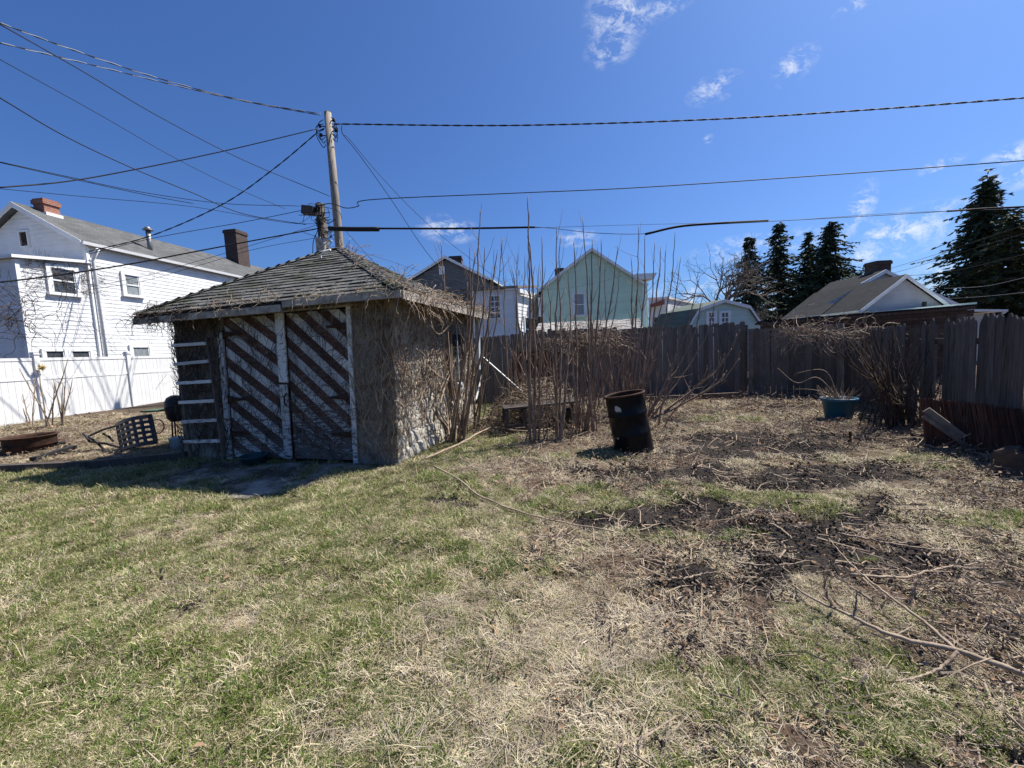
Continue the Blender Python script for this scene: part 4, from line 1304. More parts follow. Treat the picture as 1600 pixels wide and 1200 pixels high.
def emit_obj(c, x, up, nrm, w, l):
    c = c + nrm * random.uniform(.004, .012)
    tw = random.gauss(0, .02)
    x2 = x * math.cos(tw) + up * math.sin(tw); u2 = up * math.cos(tw) - x * math.sin(tw)
    lift = .055 + random.uniform(-.02, .05)
    u3 = u2 * math.cos(lift) - nrm * math.sin(lift); n3 = nrm * math.cos(lift) + u2 * math.sin(lift)
    piece('shingle', tab_mesh(w), roof, M4(x2, u3 * (l / .19), n3, c + nrm * .012))


shingle_plane(eA, eB, apn, apf, 18, .28, emit_obj)
mbS = MB()


def emit_mb(c, x, up, nrm, w, l):
    c = c + nrm * random.uniform(.008, .02)
    y = up
    V = np.array([(-w / 2, -.015, .014), (w / 2, -.012, .016), (w / 2, l, .0), (-w / 2, l, .0), (-w / 2, -.015, .001), (w / 2, -.012, .001)])
    W = c + V[:, :1] * x + V[:, 1:2] * y + V[:, 2:] * nrm
    mbS.add(W, [(0, 1, 2, 3), (4, 5, 1, 0), (5, 2, 1), (4, 0, 3)])


shingle_plane(eB, eC, apf, apf, 18, .28, emit_mb)
shingle_plane(eD, eA, apn, apn, 18, .28, emit_mb)
part('side_shingles', mbS, m_shingle, roof, kind='stuff')
hipm = MB(); hipm.add([(-.1, -.02, .0), (0, -.02, .045), (.1, -.02, .0), (-.1, .24, -.012), (0, .24, .03), (.1, .24, -.012)], [(0, 1, 4, 3), (1, 2, 5, 4), (0, 2, 1)])
hmesh = hipm.mesh('hip_shingle', m_shingle)
for A_, B_ in ((eB, apf), (eA, apn), (apf + su * .02, apn - su * .02)):
    d = B_ - A_; Lh = np.linalg.norm(d); d = d / Lh
    x = np.cross(d, UP); x /= np.linalg.norm(x); nz = np.cross(x, d)
    for k in range(int(Lh / .19)):
        piece('hip_shingle', hmesh, roof, M4(x, d, nz, A_ + d * (k * .19 + .05) + nz * .012))
# fascia and old gutter along the front, split in two lengths
mb = MB(); f0 = eA - UP * .07 - sw * .012; f1 = S(SW * .38, -OV - .012, EZ - .055); mb.bar(f0 - UP * .02, f1 - UP * .03, .028, .10, up=UP); part('fascia_board', mb, m_fascia, shed)
mb = MB(); mb.bar(S(SW * .37, -OV - .015, EZ - .03), eB - UP * .04 - sw * .015, .028, .10, up=UP); part('fascia_board', mb, m_fascia, shed)
mb = MB(); mb.bar(eB - UP * .05 - su * .012, eC - UP * .05 - su * .012, .028, .12, up=UP); part('fascia_board', mb, m_fascia, shed)
mb = MB(); mb.prism([S(-OV + .02, -OV + .02, EZ - .075), S(SW + OV - .02, -OV + .02, EZ - .075), S(SW + OV - .02, SD + .12, EZ - .075), S(-OV + .06, SD + .12, EZ - .12)], UP * .012); part('soffit', mb, m_plank, shed)
# pale scrap on the ridge
mb = MB(); p = rc0 - sw * .42 - UP * (.42 * (apz - EZ) / (SD / 2 + OV) - .03); 
mb.tube([p - UP * .10 - su * .02, p + UP * .06, p + UP * .10 - su * .08, p + UP * .12 - su * .22], [.03, .012, .03, .02], 4); one('plastic_scrap', 'torn white plastic scrap on the shed roof below its peak', 'scrap', mb, m_wtrim)
# concrete apron before the doors
poly = [ground(x, y) for x, y in ((262, 752), (275, 766), (300, 772), (322, 781), (352, 779), (386, 783), (412, 776), (446, 775), (470, 766), (498, 760), (532, 743), (568, 727), (355, 722), (300, 728))]
mb = MB(); mb.prism([np.array([p[0], p[1], -.06]) for p in poly], (0, 0, .075)); o = part('apron', mb, m_conc, None); tag(o, 'cracked concrete apron in front of the striped doors', 'concrete slab', kind='structure')

# small white box on the side wall, with its cord
p = hitplane(718, 603, S(0, 0, .8) + sd * .17, su)
mb = MB(); mb.box(p, (.06, .26, .13), np.array([sd, sw, UP]).T)
wbx = thing('junction_box', 'small white junction box hanging on the vine covered side wall', 'box', p)
part('casing', mb, m_wtrim, wbx)
mb = MB(); mb.box(p + sd * .035, (.012, .07, .05), np.array([sd, sw, UP]).T); part('socket', mb, m_dark, wbx)
mb = MB(); mb.tube([p + UP * .06, p + UP * .4 + sw * .02, p + UP * 1.2 + sw * .03], .008, 4); part('cord', mb, m_bluewhite, wbx)

# ------------------------------------------------------------------ dead creeper on the shed
def creep(mb, origin_fn, s_rng, z_rng, count, length, r, bias=1.0, off=(.015, .05), seed=0, sides=3, wander=.5, up_only=True):
    """strands that wander up a wall given by origin_fn(s, z, off)"""
    rg = np.random.default_rng(seed)
    for _ in range(count):
        s = rg.uniform(*s_rng); z = rg.uniform(z_rng[0], z_rng[1])
        n = max(5, int(rg.uniform(.5, 1.4) * length / .07))
        ang = rg.normal(math.pi / 2, wander) if up_only else rg.uniform(0, 6.28)
        pts = []; o_ = rg.uniform(*off)
        for k in range(n):
            pts.append(origin_fn(s, z, o_ + .012 * math.sin(k * 1.3 + s * 9)))
            ang += rg.normal(0, .32)
            if up_only: ang += (math.pi / 2 - ang) * .08 * bias
            s += math.cos(ang) * .07; z += math.sin(ang) * .07
            if not (s_rng[0] - .1 < s < s_rng[1] + .1 and z_rng[0] - .1 < z < z_rng[1] + .15): break
        if len(pts) > 2:
            rr = r * rg.uniform(.5, 1.4)
            mb.tube(pts, np.linspace(rr, rr * .45, len(pts)), sides)


def side_fn(s, z, o): return S(0, s, z) + sd * (o + .03)
def front_fn(s, z, o): return S(s, 0, z) - sw * (o + .02)


mb = MB()
creep(mb, side_fn, (0.02, SD), (.75, 2.3), 430, .7, .0052, seed=1, wander=.6, off=(.0, .035))
creep(mb, side_fn, (0.02, SD), (0, 1.2), 170, .6, .0045, seed=101, wander=.7, off=(.0, .03))
creep(mb, side_fn, (0.02, SD), (.0, 2.3), 80, 1.5, .009, seed=2, off=(.0, .06), wander=.35)
creep(mb, side_fn, (0.02, SD), (.9, 2.3), 260, .4, .0035, seed=3, off=(.0, .08), wander=1.2, up_only=False)
for k in range(7):   # woody stems at the foot
    t = random.uniform(.3, 2.2)
    pts = spline([S(0, t, -.05) + sd * .25, S(0, t + .15, .25) + sd * .18, S(0, t + random.uniform(-.3, .5), .7) + sd * .10, S(0, t + random.uniform(-.6, .9), 1.5) + sd * .07], 16)
    mb.tube(pts, np.linspace(.028, .01, 16), 6)
one('creeper', 'dense tan dead creeper matted over the sunlit side wall of the shed', 'vine', mb, m_barkvine)
mb = MB()
creep(mb, front_fn, (0.0, d0 - .03), (0, 2.4), 260, .8, .005, seed=4, wander=.7)
creep(mb, front_fn, (0.0, .25), (0, 2.35), 110, .9, .006, seed=44, wander=.45, off=(.0, .08))
creep(mb, side_fn, (-.06, .2), (0, 2.35), 60, .9, .006, seed=45, wander=.5, off=(.0, .09))
one('creeper', 'dead creeper on the shaded wall strip right of the striped doors', 'vine', mb, m_barkvine)
mb = MB()
creep(mb, front_fn, (d1 + .02, SW), (0, 2.4), 420, .7, .006, seed=5, wander=.7)
creep(mb, lambda s, z, o: S(SW, s, z) + su * o, (0, .4), (.0, 2.4), 200, .6, .007, seed=55)
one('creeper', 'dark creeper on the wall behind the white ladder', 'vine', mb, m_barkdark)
mb = MB()
creep(mb, lambda s, z, o: S(s, -.03, z) - sw * o, (d0 + .05, d1 - .05), (.0, 2.25), 430, .75, .0042, seed=6, off=(.005, .03), wander=.8)
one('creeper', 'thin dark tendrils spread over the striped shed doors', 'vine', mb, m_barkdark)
# along the eaves


def eave_tangle(A, B, n, spread, drop, seed, rad=.006, upw=.3, lng=.5):
    rg = np.random.default_rng(seed); mb = MB()
    for _ in range(n):
        f = rg.beta(1, 1)
        p = A + (B - A) * f + rg.normal(0, 1, 3) * [spread, spread, spread * .6]
        d = rg.normal(0, 1, 3); d = d + (B - A) / np.linalg.norm(B - A) * rg.choice([-1, 1]) * 1.2; d /= np.linalg.norm(d)
        k = int(rg.uniform(6, 14)); pts = [p]
        for _k in range(k):
            d = d + rg.normal(0, .35, 3) + np.array([0, 0, -drop * .1]); d /= np.linalg.norm(d)
            pts.append(pts[-1] + d * lng / 10)
        rr = rad * rg.uniform(.5, 1.5)
        mb.tube(pts, np.linspace(rr, rr * .5, len(pts)), 3)
    return mb


mb = eave_tangle(eB + UP * .03, eC + UP * .06, 270, .05, .6, 8, .0055, lng=.38)
m2 = eave_tangle(eB + UP * .02 + su * .1, S(-.3, .9, 2.36), 80, .07, 2.0, 9, .006, lng=.5)
m3 = eave_tangle(eB + UP * .05, apf + UP * .03, 110, .04, .3, 19, .005, lng=.4)
mb.add(np.vstack(m3.v), m3.f)
for V, in ((m2,),):
    off = mb.n
    mb.add(np.vstack(V.v), V.f)
p = S(-.42, .9, EZ - .05)
mb.tube(spline([p, p - UP * .25 + sd * .1, p - UP * .42 + sd * .02 - sw * .1, p - UP * .5 - sw * .35, p - UP * .38 - sw * .6], 18), np.linspace(.012, .008, 18), 5)
one('creeper', 'tan creeper tangled along the right eave of the shed roof', 'vine', mb, m_barkvine)
mb = eave_tangle(eA + UP * .02, eA + (eB - eA) * .28, 130, .04, 1, 10, .005, lng=.35)
m2 = eave_tangle(eA - UP * .1, eA + (eB - eA) * .22 - UP * .10, 34, .04, 5, 12, .005, lng=.28)
mb.add(np.vstack(m2.v), m2.f)
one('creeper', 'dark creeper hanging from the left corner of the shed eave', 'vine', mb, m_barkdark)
mb = eave_tangle(eA + (eB - eA) * .3 + UP * .04, eB + UP * .04, 170, .03, 1, 13, .004, lng=.4)
one('creeper', 'thin bleached tendrils lying along the front gutter of the shed', 'vine', mb, m_stick)

# ------------------------------------------------------------------ ladder against the shed
lad = thing('ladder', 'old white runged ladder leaning on the shed left of the doors', 'ladder', S(3.7, -.35, 0))
def LP(px, py, d): return hitplane(px, py, S(0, -d, 0), -sw)
tl, bl_, tr, br = LP(275, 532, .06), LP(299, 716, .42), LP(324, 528, .06), LP(350, 714, .42)
for a, b in ((bl_, tl), (br, tr)):
    mb = MB(); mb.bar(a, b, .03, .045, up=-sw); part('rail', mb, m_plank, lad)
for k in range(6):
    f = .14 + .163 * k
    a = bl_ + (tl - bl_) * f; b = br + (tr - br) * f
    e = (b - a) / np.linalg.norm(b - a)
    mb = MB(); mb.bar(a - e * .03 - sw * .055, b + e * .02 - sw * .055 + UP * random.uniform(-.01, .01), .025, .05, up=UP); part('rung', mb, m_paintw, lad)

# ------------------------------------------------------------------ utility poles
tp = at(531, 392, 16.8); tt = at(512, 176, 16.8)
dirp = (tt - tp) / (tt[2] - tp[2]); base = tp - dirp * tp[2]
pole = thing('utility_pole', 'tall bare wooden utility pole rising behind the shed peak', 'pole', base)
mb = MB(); mb.tube([base - dirp * .2, base + dirp * 4, base + dirp * 8, tt], [.19, .175, .155, .135], 14); part('shaft', mb, m_pole, pole, smooth=True)
mb = MB(); mb.tube([tt, tt + dirp * .04], [.14, .10], 12); part('pole_cap', mb, m_poledark, pole)
for dz, sx in ((-.35, .25), (-.75, .3), (-.9, -.3), (-.55, -.32)):
    p = tt + dirp * dz
    mb = MB(); mb.tube([p, p + np.array([sx, -.1, 0])], .02, 6); mb.lathe([(.0, -.06), (.05, -.05), (.06, 0), (.045, .03), (.055, .06), (0, .07)], p + np.array([sx, -.1, 0]), seg=10)
    part('insulator', mb, m_rubber, pole, smooth=True)
mb = MB()
for k in range(9):
    p = tt + dirp * random.uniform(-1.0, -.1); sx = random.choice([-1, 1])
    q = tt + dirp * random.uniform(-1.3, -.3)
    mb.tube(spline([p + [sx * .16, -.1, 0], p + [sx * random.uniform(.3, .5), -.15, -.15], q + [sx * random.uniform(.2, .45), -.1, -.1], q + [sx * .15, -.08, 0]], 12), .015, 4)
part('jumper_wire', mb, m_rubber, pole)
sp_t = at(500, 319, 15.4); sp_b = at(507, 392, 15.4)
dirs = (sp_t - sp_b) / (sp_t[2] - sp_b[2]); sb_ = sp_b - dirs * sp_b[2]
spole = thing('utility_pole', 'short dark weathered pole with tangled wires at the shed peak', 'pole', sb_)
mb = MB(); mb.tube([sb_ - dirs * .2, sb_ + dirs * 3, sp_t], [.21, .20, .17], 12); part('shaft', mb, m_poledark, spole, smooth=True)
mb = MB(); p = at(482, 329, 15.2); mb.box(p, (.42, .25, .30), np.array(Matrix.Rotation(.15, 3, 'Y'))); part('splice_box', mb, m_poledark, spole)
mb = MB(); p = at(502, 385, 15.1); mb.box(p, (.30, .2, .55)); part('meter_box', mb, m_fascia, spole)
mb = MB()
for k in range(46):
    f = random.random()
    p = sp_t * f + sp_b * (1 - f) + np.array([random.uniform(-.2, .3), -.2, 0])
    q = p + np.array([random.uniform(-.6, .7), random.uniform(-.1, .05), random.uniform(-.7, .3)])
    mb.tube(spline([p, (p + q) / 2 + np.array([random.uniform(-.25, .25), -.05, random.uniform(-.3, .25)]), q], 9), random.uniform(.008, .016), 4)
part('loose_wire', mb, m_rubber, spole)
mb = MB()
for k in range(8):
    p = at(random.uniform(500, 520), random.uniform(368, 385), 15.0); q = p + np.array([random.uniform(-.3, .3), 0, random.uniform(-.3, .2)])
    mb.tube([p, (p + q) / 2 + UP * .06, q], .02, 4)
part('pale_tie', mb, m_bluewhite, spole)


def cable(label, px, ya, yb, r=.02, m=None, twist=0.0, group='overhead cables', n=48):
    ys = np.linspace(ya, yb, len(px))
    # depth follows the distance run along the picture
    run = np.concatenate([[0], np.cumsum(np.hypot(np.diff([p[0] for p in px]), np.diff([p[1] for p in px])))])
    ys = ya + (yb - ya) * run / run[-1]
    r = r * .8
    P = spline([at(x, y, Y) for (x, y), Y in zip(px, ys)], n)
    mb = MB()
    if twist:
        t = np.linspace(0, 1, n * 4)
        Pd = np.stack([np.interp(t, np.linspace(0, 1, n), P[:, k]) for k in range(3)], -1)
        T = np.gradient(Pd, axis=0); T /= np.linalg.norm(T, axis=1, keepdims=True)
        sx = np.cross(T, UP); sx /= np.linalg.norm(sx, axis=1, keepdims=True); sy = np.cross(sx, T)
        arc = np.concatenate([[0], np.cumsum(np.linalg.norm(np.diff(Pd, axis=0), axis=1))])
        root = thing('cable', label, 'cable', P[0], group)
        for q, mm in enumerate((m or m_rubber, m_alu if twist > 1 else m_rubber)):
            ph = arc * 2 * math.pi / .9 + q * math.pi
            mb = MB(); mb.tube(Pd + (np.cos(ph)[:, None] * sx + np.sin(ph)[:, None] * sy) * r * .8, r * .75, 5)
            part('strand', mb, mm, root, smooth=True)
        return root
    mb.tube(P, r, 5)
    return one('cable', label, 'cable', mb, m or m_rubber, True, group, loc=P[0])


PT = 16.6
cable('silver twisted cable from the top of the tall pole, highest at the left', [(501, 178), (380, 157), (250, 123), (120, 80), (0, 36)], PT, 9.5, .016, m_rubber, 2)
cable('twisted cable just below the highest silver one at the left', [(500, 180), (390, 160), (280, 135), (150, 103), (0, 67)], PT, 9.5, .014, m_rubber, 2)
cable('black cable running steeply from the top left edge to the tall pole', [(0, 38), (130, 112), (250, 183), (380, 250), (516, 307)], 8.5, PT + .3, .016)
cable('thin black cable second from the top left, ending near the short pole', [(0, 93), (150, 176), (270, 245), (360, 290), (445, 326)], 8.5, 15.4, .011)
cable('thick black cable crossing down from the left edge to the short pole', [(0, 153), (100, 212), (205, 262), (300, 301), (380, 334), (478, 351)], 8.5, 15.2, .017)
cable('sagging black cable from the left edge up to the tall pole arm', [(0, 293), (100, 284), (200, 267), (350, 236), (497, 201)], 10, PT - .1, .022)
cable('service cable from the tall pole down to the white house corner', [(497, 206), (430, 262), (350, 318), (240, 367), (139, 393)], PT - .1, 15.9, .02, twist=1)
cable('cable from the left edge meeting the short pole, upper of a pair', [(0, 253), (110, 277), (220, 300), (350, 318), (470, 322)], 11, 15.2, .013)
cable('cable fanning below the upper of a pair at the left edge', [(0, 254), (120, 281), (230, 305), (302, 318)], 11, 14, .014)
cable('thin nearly level cable from left edge to short pole', [(0, 295), (150, 309), (300, 323), (440, 347), (495, 350)], 11, 15.2, .010)
cable('cable from the splice box to the white house roof edge', [(470, 329), (380, 347), (240, 372), (139, 397)], 15.2, 15.9, .014)
cable('thick black cable sloping left from the short pole across the white house', [(497, 357), (400, 375), (300, 394), (200, 413), (90, 430), (0, 441)], 15.1, 10.5, .028)
cable('thin cable to the white wall from the middle of short pole', [(500, 350), (420, 375), (340, 399), (230, 430), (142, 448)], 15.2, 15.9, .010)
cable('thin lower cable from the short pole to the white wall', [(497, 371), (400, 389), (310, 415), (220, 440), (142, 452)], 15.2, 15.9, .010)
cable('topmost twisted cable running right from the tall pole', [(524, 194), (548, 194), (800, 196), (1100, 187), (1350, 172), (1600, 153)], PT, 13.5, .026, twist=1)
cable('middle cable running right from below the pole head', [(478, 327), (515, 318), (540, 325), (560, 322), (580, 312), (800, 302), (1000, 293), (1300, 273), (1600, 251)], 15.2, 12.8, .021, n=70)
lc = cable('lowest black cable with fat splice sleeves running right', [(497, 356), (590, 357), (720, 357), (836, 355), (930, 364), (1008, 365), (1060, 354), (1120, 348), (1200, 346), (1400, 335), (1600, 322)], 15.1, 12.6, .013, n=90)
def sleeve(px, ya, yb, r):
    mb = MB(); mb.tube(spline([at(x, y, Y) for (x, y), Y in zip(px, np.linspace(ya, yb, len(px)))], 14), r, 8); part('splice_sleeve', mb, m_rubber, lc, smooth=True)
ORG[lc.name] = np.array(lc.location)
sleeve([(514, 357), (550, 358), (592, 358)], 15.05, 14.9, .085)
sleeve([(592, 357), (720, 357), (836, 355)], 14.9, 14.35, .035)
sleeve([(1008, 366), (1060, 354), (1120, 349), (1200, 345)], 13.9, 13.6, .04)
sleeve([(1480, 330), (1540, 326), (1600, 323)], 12.9, 12.6, .03)
cable('thin wire just above the lowest cable at the right', [(836, 356), (1000, 351), (1200, 346), (1400, 333), (1600, 326)], 14.4, 12.8, .008)
cable('dark cable dropping from the tall pole to the grey house', [(534, 196), (536, 210), (560, 240), (610, 310), (660, 385), (708, 445)], PT, 24, .018)
cable('thin cable dropping beside the darker one toward the middle houses', [(536, 210), (548, 220), (590, 270), (650, 333), (710, 385), (790, 445)], PT, 22, .013)
cable('thin wire slanting down right from the short pole foot', [(541, 362), (580, 405), (625, 450)], 16, 22, .010)
lights_px = [(538, 384), (600, 405), (680, 430), (760, 446), (860, 452), (940, 440), (1000, 420)]
cable('fine string wire sagging between the pole and the green house', lights_px, 16, 23.5, .007)
cable('upper of the thin cables behind the bungalow chimney', [(1352, 432), (1400, 417), (1480, 392), (1600, 352)], 30, 22, .014)
cable('lower thin cable behind the bungalow chimney', [(1352, 438), (1420, 420), (1500, 395), (1600, 365)], 30, 22, .014)
cable('pale cable crossing the big spruce, upper', [(1400, 432), (1480, 425), (1600, 398)], 26, 20, .016)
cable('pale cable crossing the big spruce, middle', [(1475, 451), (1540, 447), (1600, 434)], 24, 20, .016, m_alu)
cable('pale cable crossing the big spruce, lowest', [(1475, 467), (1540, 463), (1600, 457)], 24, 20, .014, m_alu)

# ------------------------------------------------------------------ trees
def conifer(name, label, px, py, Y, h_half, seed, m, dens=1.0, z0=1.0, group=None, droop=.35):
    rg = np.random.default_rng(seed)
    t = at(px, py, Y); H = float(t[2])
    root = thing(name, label, 'tree', (t[0], Y, 0), group)
    b = np.array([t[0], Y, 0])
    mb = MB(); mb.tube([b - UP * .2, b + UP * H * .5, b + UP * (H - .1)], [H * .018, H * .011, .02], 8); part('trunk', mb, m_barkgrey, root)
    mb = MB()
    lev = int(H * 2.6 * dens)
    for i in range(lev):
        f = i / lev; z = z0 + (H - z0) * f
        R = 1.42 * h_half * (1 - f) ** .82 * rg.uniform(.7, 1.12) + .15
        nb = int(rg.integers(7, 11))
        for k in range(nb):
            a = rg.uniform(0, 6.283); Rb = R * rg.uniform(.45, 1.12); zj = rg.normal(0, .32)
            dirn = np.array([math.cos(a), math.sin(a), 0]); side = np.array([-dirn[1], dirn[0], 0])
            ns = max(3, int(Rb / .30))
            rise = rg.uniform(-.05, .35)
            mb.tube([b + UP * (z + zj * .6), b + dirn * Rb * .5 + UP * (z + zj + Rb * (rise * .5 - droop * .3)), b + dirn * Rb + UP * (z + zj + Rb * (rise - droop * 1.2 + .075))], [.05, .035, .015], 3)
            for s in range(ns):
                q = (s + rg.uniform(.2, 1.0)) / ns
                c = b + dirn * Rb * q + UP * (z + zj + Rb * (rise * q - droop * q * q * 1.2 + .25 * max(0, q - .7)))
                for _ in range(3):
                    w = side * rg.normal(0, 1) * .5 + dirn * rg.uniform(.2, .9) + UP * rg.uniform(-.65, .15)
                    w /= np.linalg.norm(w)
                    ln = rg.uniform(.3, .7) * (1 - .42 * q) * (.75 + .035 * H); wd = ln * rg.uniform(.24, .42)
                    x = np.cross(w, rg.normal(0, 1, 3)); x /= np.linalg.norm(x)
                    mb.add([c - x * wd * .5, c + x * wd * .5, c + w * ln * .65 + x * wd * .35, c + w * ln, c + w * ln * .6 - x * wd * .4], [(0, 1, 2, 3, 4)])
    part('crown', mb, m, root)
    return root


conifer('spruce_tree', 'narrow dark spruce leftmost of the four beyond the back fence', 1171, 371, 55, 4.2, 1, m_needle, group='spruces beyond the back fence')
conifer('spruce_tree', 'tall slim spruce second from the left, with open branches', 1217, 348, 56, 5.0, 2, m_needle, .8, group='spruces beyond the back fence')
conifer('spruce_tree', 'shorter spruce half hidden by the broad one behind the bungalow roof', 1263, 366, 57, 4.8, 3, m_needle, group='spruces beyond the back fence')
conifer('spruce_tree', 'broad dark spruce rightmost of the four beyond the back fence', 1298, 348, 54, 7.0, 4, m_needle, 1.15, group='spruces beyond the back fence')
conifer('spruce_tree', 'very tall dark spruce towering at the right edge of the yard', 1543, 277, 36, 4.9, 5, m_needle, 1.35)
conifer('spruce_tree', 'olive toned spruce in front of the tallest one at the right', 1583, 335, 33, 4.6, 6, m_needle2, 1.35)


def bare_tree(label, px, py, Y, spread, seed, depth=7, m=None, r0=.28, name='bare_tree'):
    rg = np.random.default_rng(seed)
    t = at(px, py, Y); H = float(t[2]); b = np.array([t[0], Y, 0])
    root = thing(name, label, 'tree', b)
    tr, br = MB(), MB()

    def grow(p, d, L, r, lev):
        n = 5; pts = [p]
        for k in range(n):
            d = d + rg.normal(0, .13, 3) + UP * .03; d /= np.linalg.norm(d)
            pts.append(pts[-1] + d * L / n)
        (tr if lev == 0 else br).tube(pts, np.linspace(r, r * .68, n + 1), 7 if lev < 2 else (4 if lev < 4 else 3))
        if lev >= depth: return
        for k in range(2 if lev > 3 else 3):
            ax = rg.normal(0, 1, 3); ax -= d * np.dot(ax, d); ax /= np.linalg.norm(ax)
            a = rg.uniform(.3, .85)
            nd_ = d * math.cos(a) + ax * math.sin(a) * spread
            st = pts[-1] if k < 2 else pts[rg.integers(2, n)]
            grow(st, nd_ / np.linalg.norm(nd_), L * rg.uniform(.62, .85), max(r * .62, .012), lev + 1)
    grow(b - UP * .1, np.array([0.05, 0, 1.0]), H * .33, r0, 0)
    part('trunk', tr, m or m_barkgrey, root, smooth=True); part('branches', br, m or m_barkgrey, root)


bare_tree('big bare deciduous tree with a round twiggy crown behind the gambrel shed', 1108, 396, 45, 1.0, 3, 7, None, .33)
bare_tree('small bare tree behind the bungalow gable', 1452, 440, 44, 1.0, 5, 6, None, .14)
bare_tree('low bare tree between the grey house and the green house', 815, 440, 34, .9, 8, 6, None, .12)
bare_tree('bare scrubby tree between the spruces and the bungalow', 1200, 470, 40, 1.1, 11, 6, None, .12)

# ------------------------------------------------------------------ bare shrubs: long stems curving upward
def stem(mb, a, tip, r0, rg, twigs=3, curve=.35, r1=.004, kink=.04):
    a = np.array(a, float); tip = np.array(tip, float)
    H = np.linalg.norm(tip - a)
    out = (tip - a) * [1, 1, 0]
    c1 = a + out * (.25 + curve * .5) + UP * (tip[2] - a[2]) * .33
    c2 = a + out * (.62 + curve * .5) + UP * (tip[2] - a[2]) * .66
    n = max(10, int(H / .12))
    P = spline([a, c1, c2, tip], n) + np.concatenate([np.zeros((1, 3)), np.cumsum(rg.normal(0, kink * .12, (n - 1, 3)), 0)]) * [1, 1, .3]
    R = r0 * (1 - np.linspace(0, 1, n)) ** .8 + r1
    mb.tube(P, R, 5)
    for _ in range(int(twigs * 1.8)):
        i = int(rg.integers(int(n * .25), n - 2)); p = P[i]
        d = (P[i + 1] - P[i]); d /= np.linalg.norm(d)
        d = d * .85 + rg.normal(0, .38, 3); d /= np.linalg.norm(d)
        L = rg.uniform(.2, .6) * min(1, H / 2.0); k = 6; q = [p]
        for _k in range(k):
            d = d + UP * .12 + rg.normal(0, .06, 3); d /= np.linalg.norm(d); q.append(q[-1] + d * L / k)
        mb.tube(q, np.linspace(min(R[i] * .6, .008), .002, k + 1), 3)
    return P


def shrub(label, base_px, tips, r0, m, seed, twigs=4, ydep=0.5, curve=.3, extra=0, group='bare shrubs beside the shed', spread=.12, low=None):
    rg = np.random.default_rng(seed)
    b = ground(*base_px)
    root = thing('bare_shrub', label, 'shrub', b, group)
    for k, (tx, ty) in enumerate(tips):
        mb = MB()
        Y = b[1] + rg.uniform(-ydep, ydep)
        t = at(tx, ty, Y)
        a = b + np.array([rg.normal(0, spread * .5), rg.normal(0, spread * .5), -.04])
        P = stem(mb, a, t, r0 * rg.uniform(.75, 1.2), rg, twigs, curve, r1=.005, kink=.07)
        part('stem', mb, m, root, smooth=True)
    if extra:
        mb = MB()
        for _ in range(int(extra * .55)):
            a = b + np.array([rg.normal(0, spread), rg.normal(0, spread), -.03])
            h_ = rg.uniform(.5, 1.9); an = rg.uniform(0, 6.28); o_ = rg.uniform(.05, .5) * h_
            stem(mb, a, a + np.array([math.cos(an) * o_, math.sin(an) * o_, h_]), rg.uniform(.004, .009), rg, 2, curve)
        part('shoots', mb, m, root, kind='stuff')
    return root


shrub('clump of tall bare stems close against the shed corner', (712, 693), [(752, 330), (742, 395), (688, 375), (733, 440), (760, 380), (778, 395)], .024, m_bark, 1, extra=22)
shrub('slender bare stems rising in front of the shed end', (742, 672), [(729, 378), (787, 372), (770, 430), (757, 470)], .017, m_bark, 2, extra=26)
shrub('straight double stem shrub at the middle, topping all others', (843, 690), [(823, 304), (826, 330), (843, 372), (810, 420)], .024, m_barkred, 3, extra=14, curve=.15)
shrub('group of upright stems left of the tall double stem', (801, 660), [(785, 372), (812, 394), (818, 395), (840, 410), (855, 418)], .015, m_bark, 4, extra=30)
shrub('shrub with two thick stems before the black bench', (876, 686), [(866, 352), (877, 365), (861, 440), (893, 480)], .022, m_bark, 5, extra=14, curve=.15)
shrub('shrub of spreading stems left of the black drum', (915, 678), [(908, 340), (928, 372), (944, 370), (957, 385), (897, 376), (886, 415)], .021, m_barkred, 6, extra=34)
shrub('wide fan of canes rising directly behind the black drum', (985, 648), [(992, 353), (1013, 368), (1062, 362), (1028, 378), (1036, 385), (1042, 390), (980, 400), (1066, 400)], .022, m_barkred, 7, extra=40, curve=.45)
shrub('canes arching right over the drum toward the fence', (1012, 655), [(1095, 432), (1150, 520), (1140, 545), (1116, 470), (1098, 460), (1128, 585), (1155, 560)], .02, m_bark, 8, extra=26, curve=.4)
shrub('thin thicket of canes in front of the fence middle', (950, 640), [(945, 400), (970, 420), (918, 430), (1000, 430), (935, 470)], .014, m_barkred, 9, extra=60, spread=.35)
shrub('low brushy shrub between the bench and the fence', (860, 632), [(850, 470), (880, 480), (835, 500), (905, 500)], .012, m_bark, 10, extra=70, spread=.5)
shrub('leaning bare branch right of the black drum', (1032, 668), [(1090, 598), (1060, 560)], .016, m_bark, 11, twigs=2, curve=.0)
shrub('dense dark shrub of leaning canes against the right fence', (1405, 668), [(1312, 520), (1325, 530), (1338, 528), (1350, 535), (1362, 540), (1375, 545), (1390, 550), (1300, 545), (1335, 560), (1410, 540), (1320, 570)], .018, m_barkdark, 12, extra=60, curve=-.1, group=None, spread=.22, ydep=.8)
shrub('dark twiggy shrub beside the reed screen', (1440, 655), [(1430, 560), (1470, 585), (1400, 575), (1450, 600)], .010, m_barkdark, 13, extra=40, group=None, spread=.2)
mb = eave_tangle(at(1215, 514, 10.1), at(1375, 522, 8.6), 240, .08, .9, 21, .007, lng=.65)
one('creeper', 'pale dead creeper draped over the top of the right hand board fence', 'vine', mb, m_stick)
mb = eave_tangle(at(855, 535, 11.4), at(960, 528, 11.4), 330, .22, .8, 22, .008, lng=.9)
one('creeper', 'brown creeper tangle on the back fence below the green house', 'vine', mb, m_bark)
mb = eave_tangle(at(0, 470, 12.0), at(28, 500, 12.0), 120, .5, .3, 23, .008, lng=1.2)
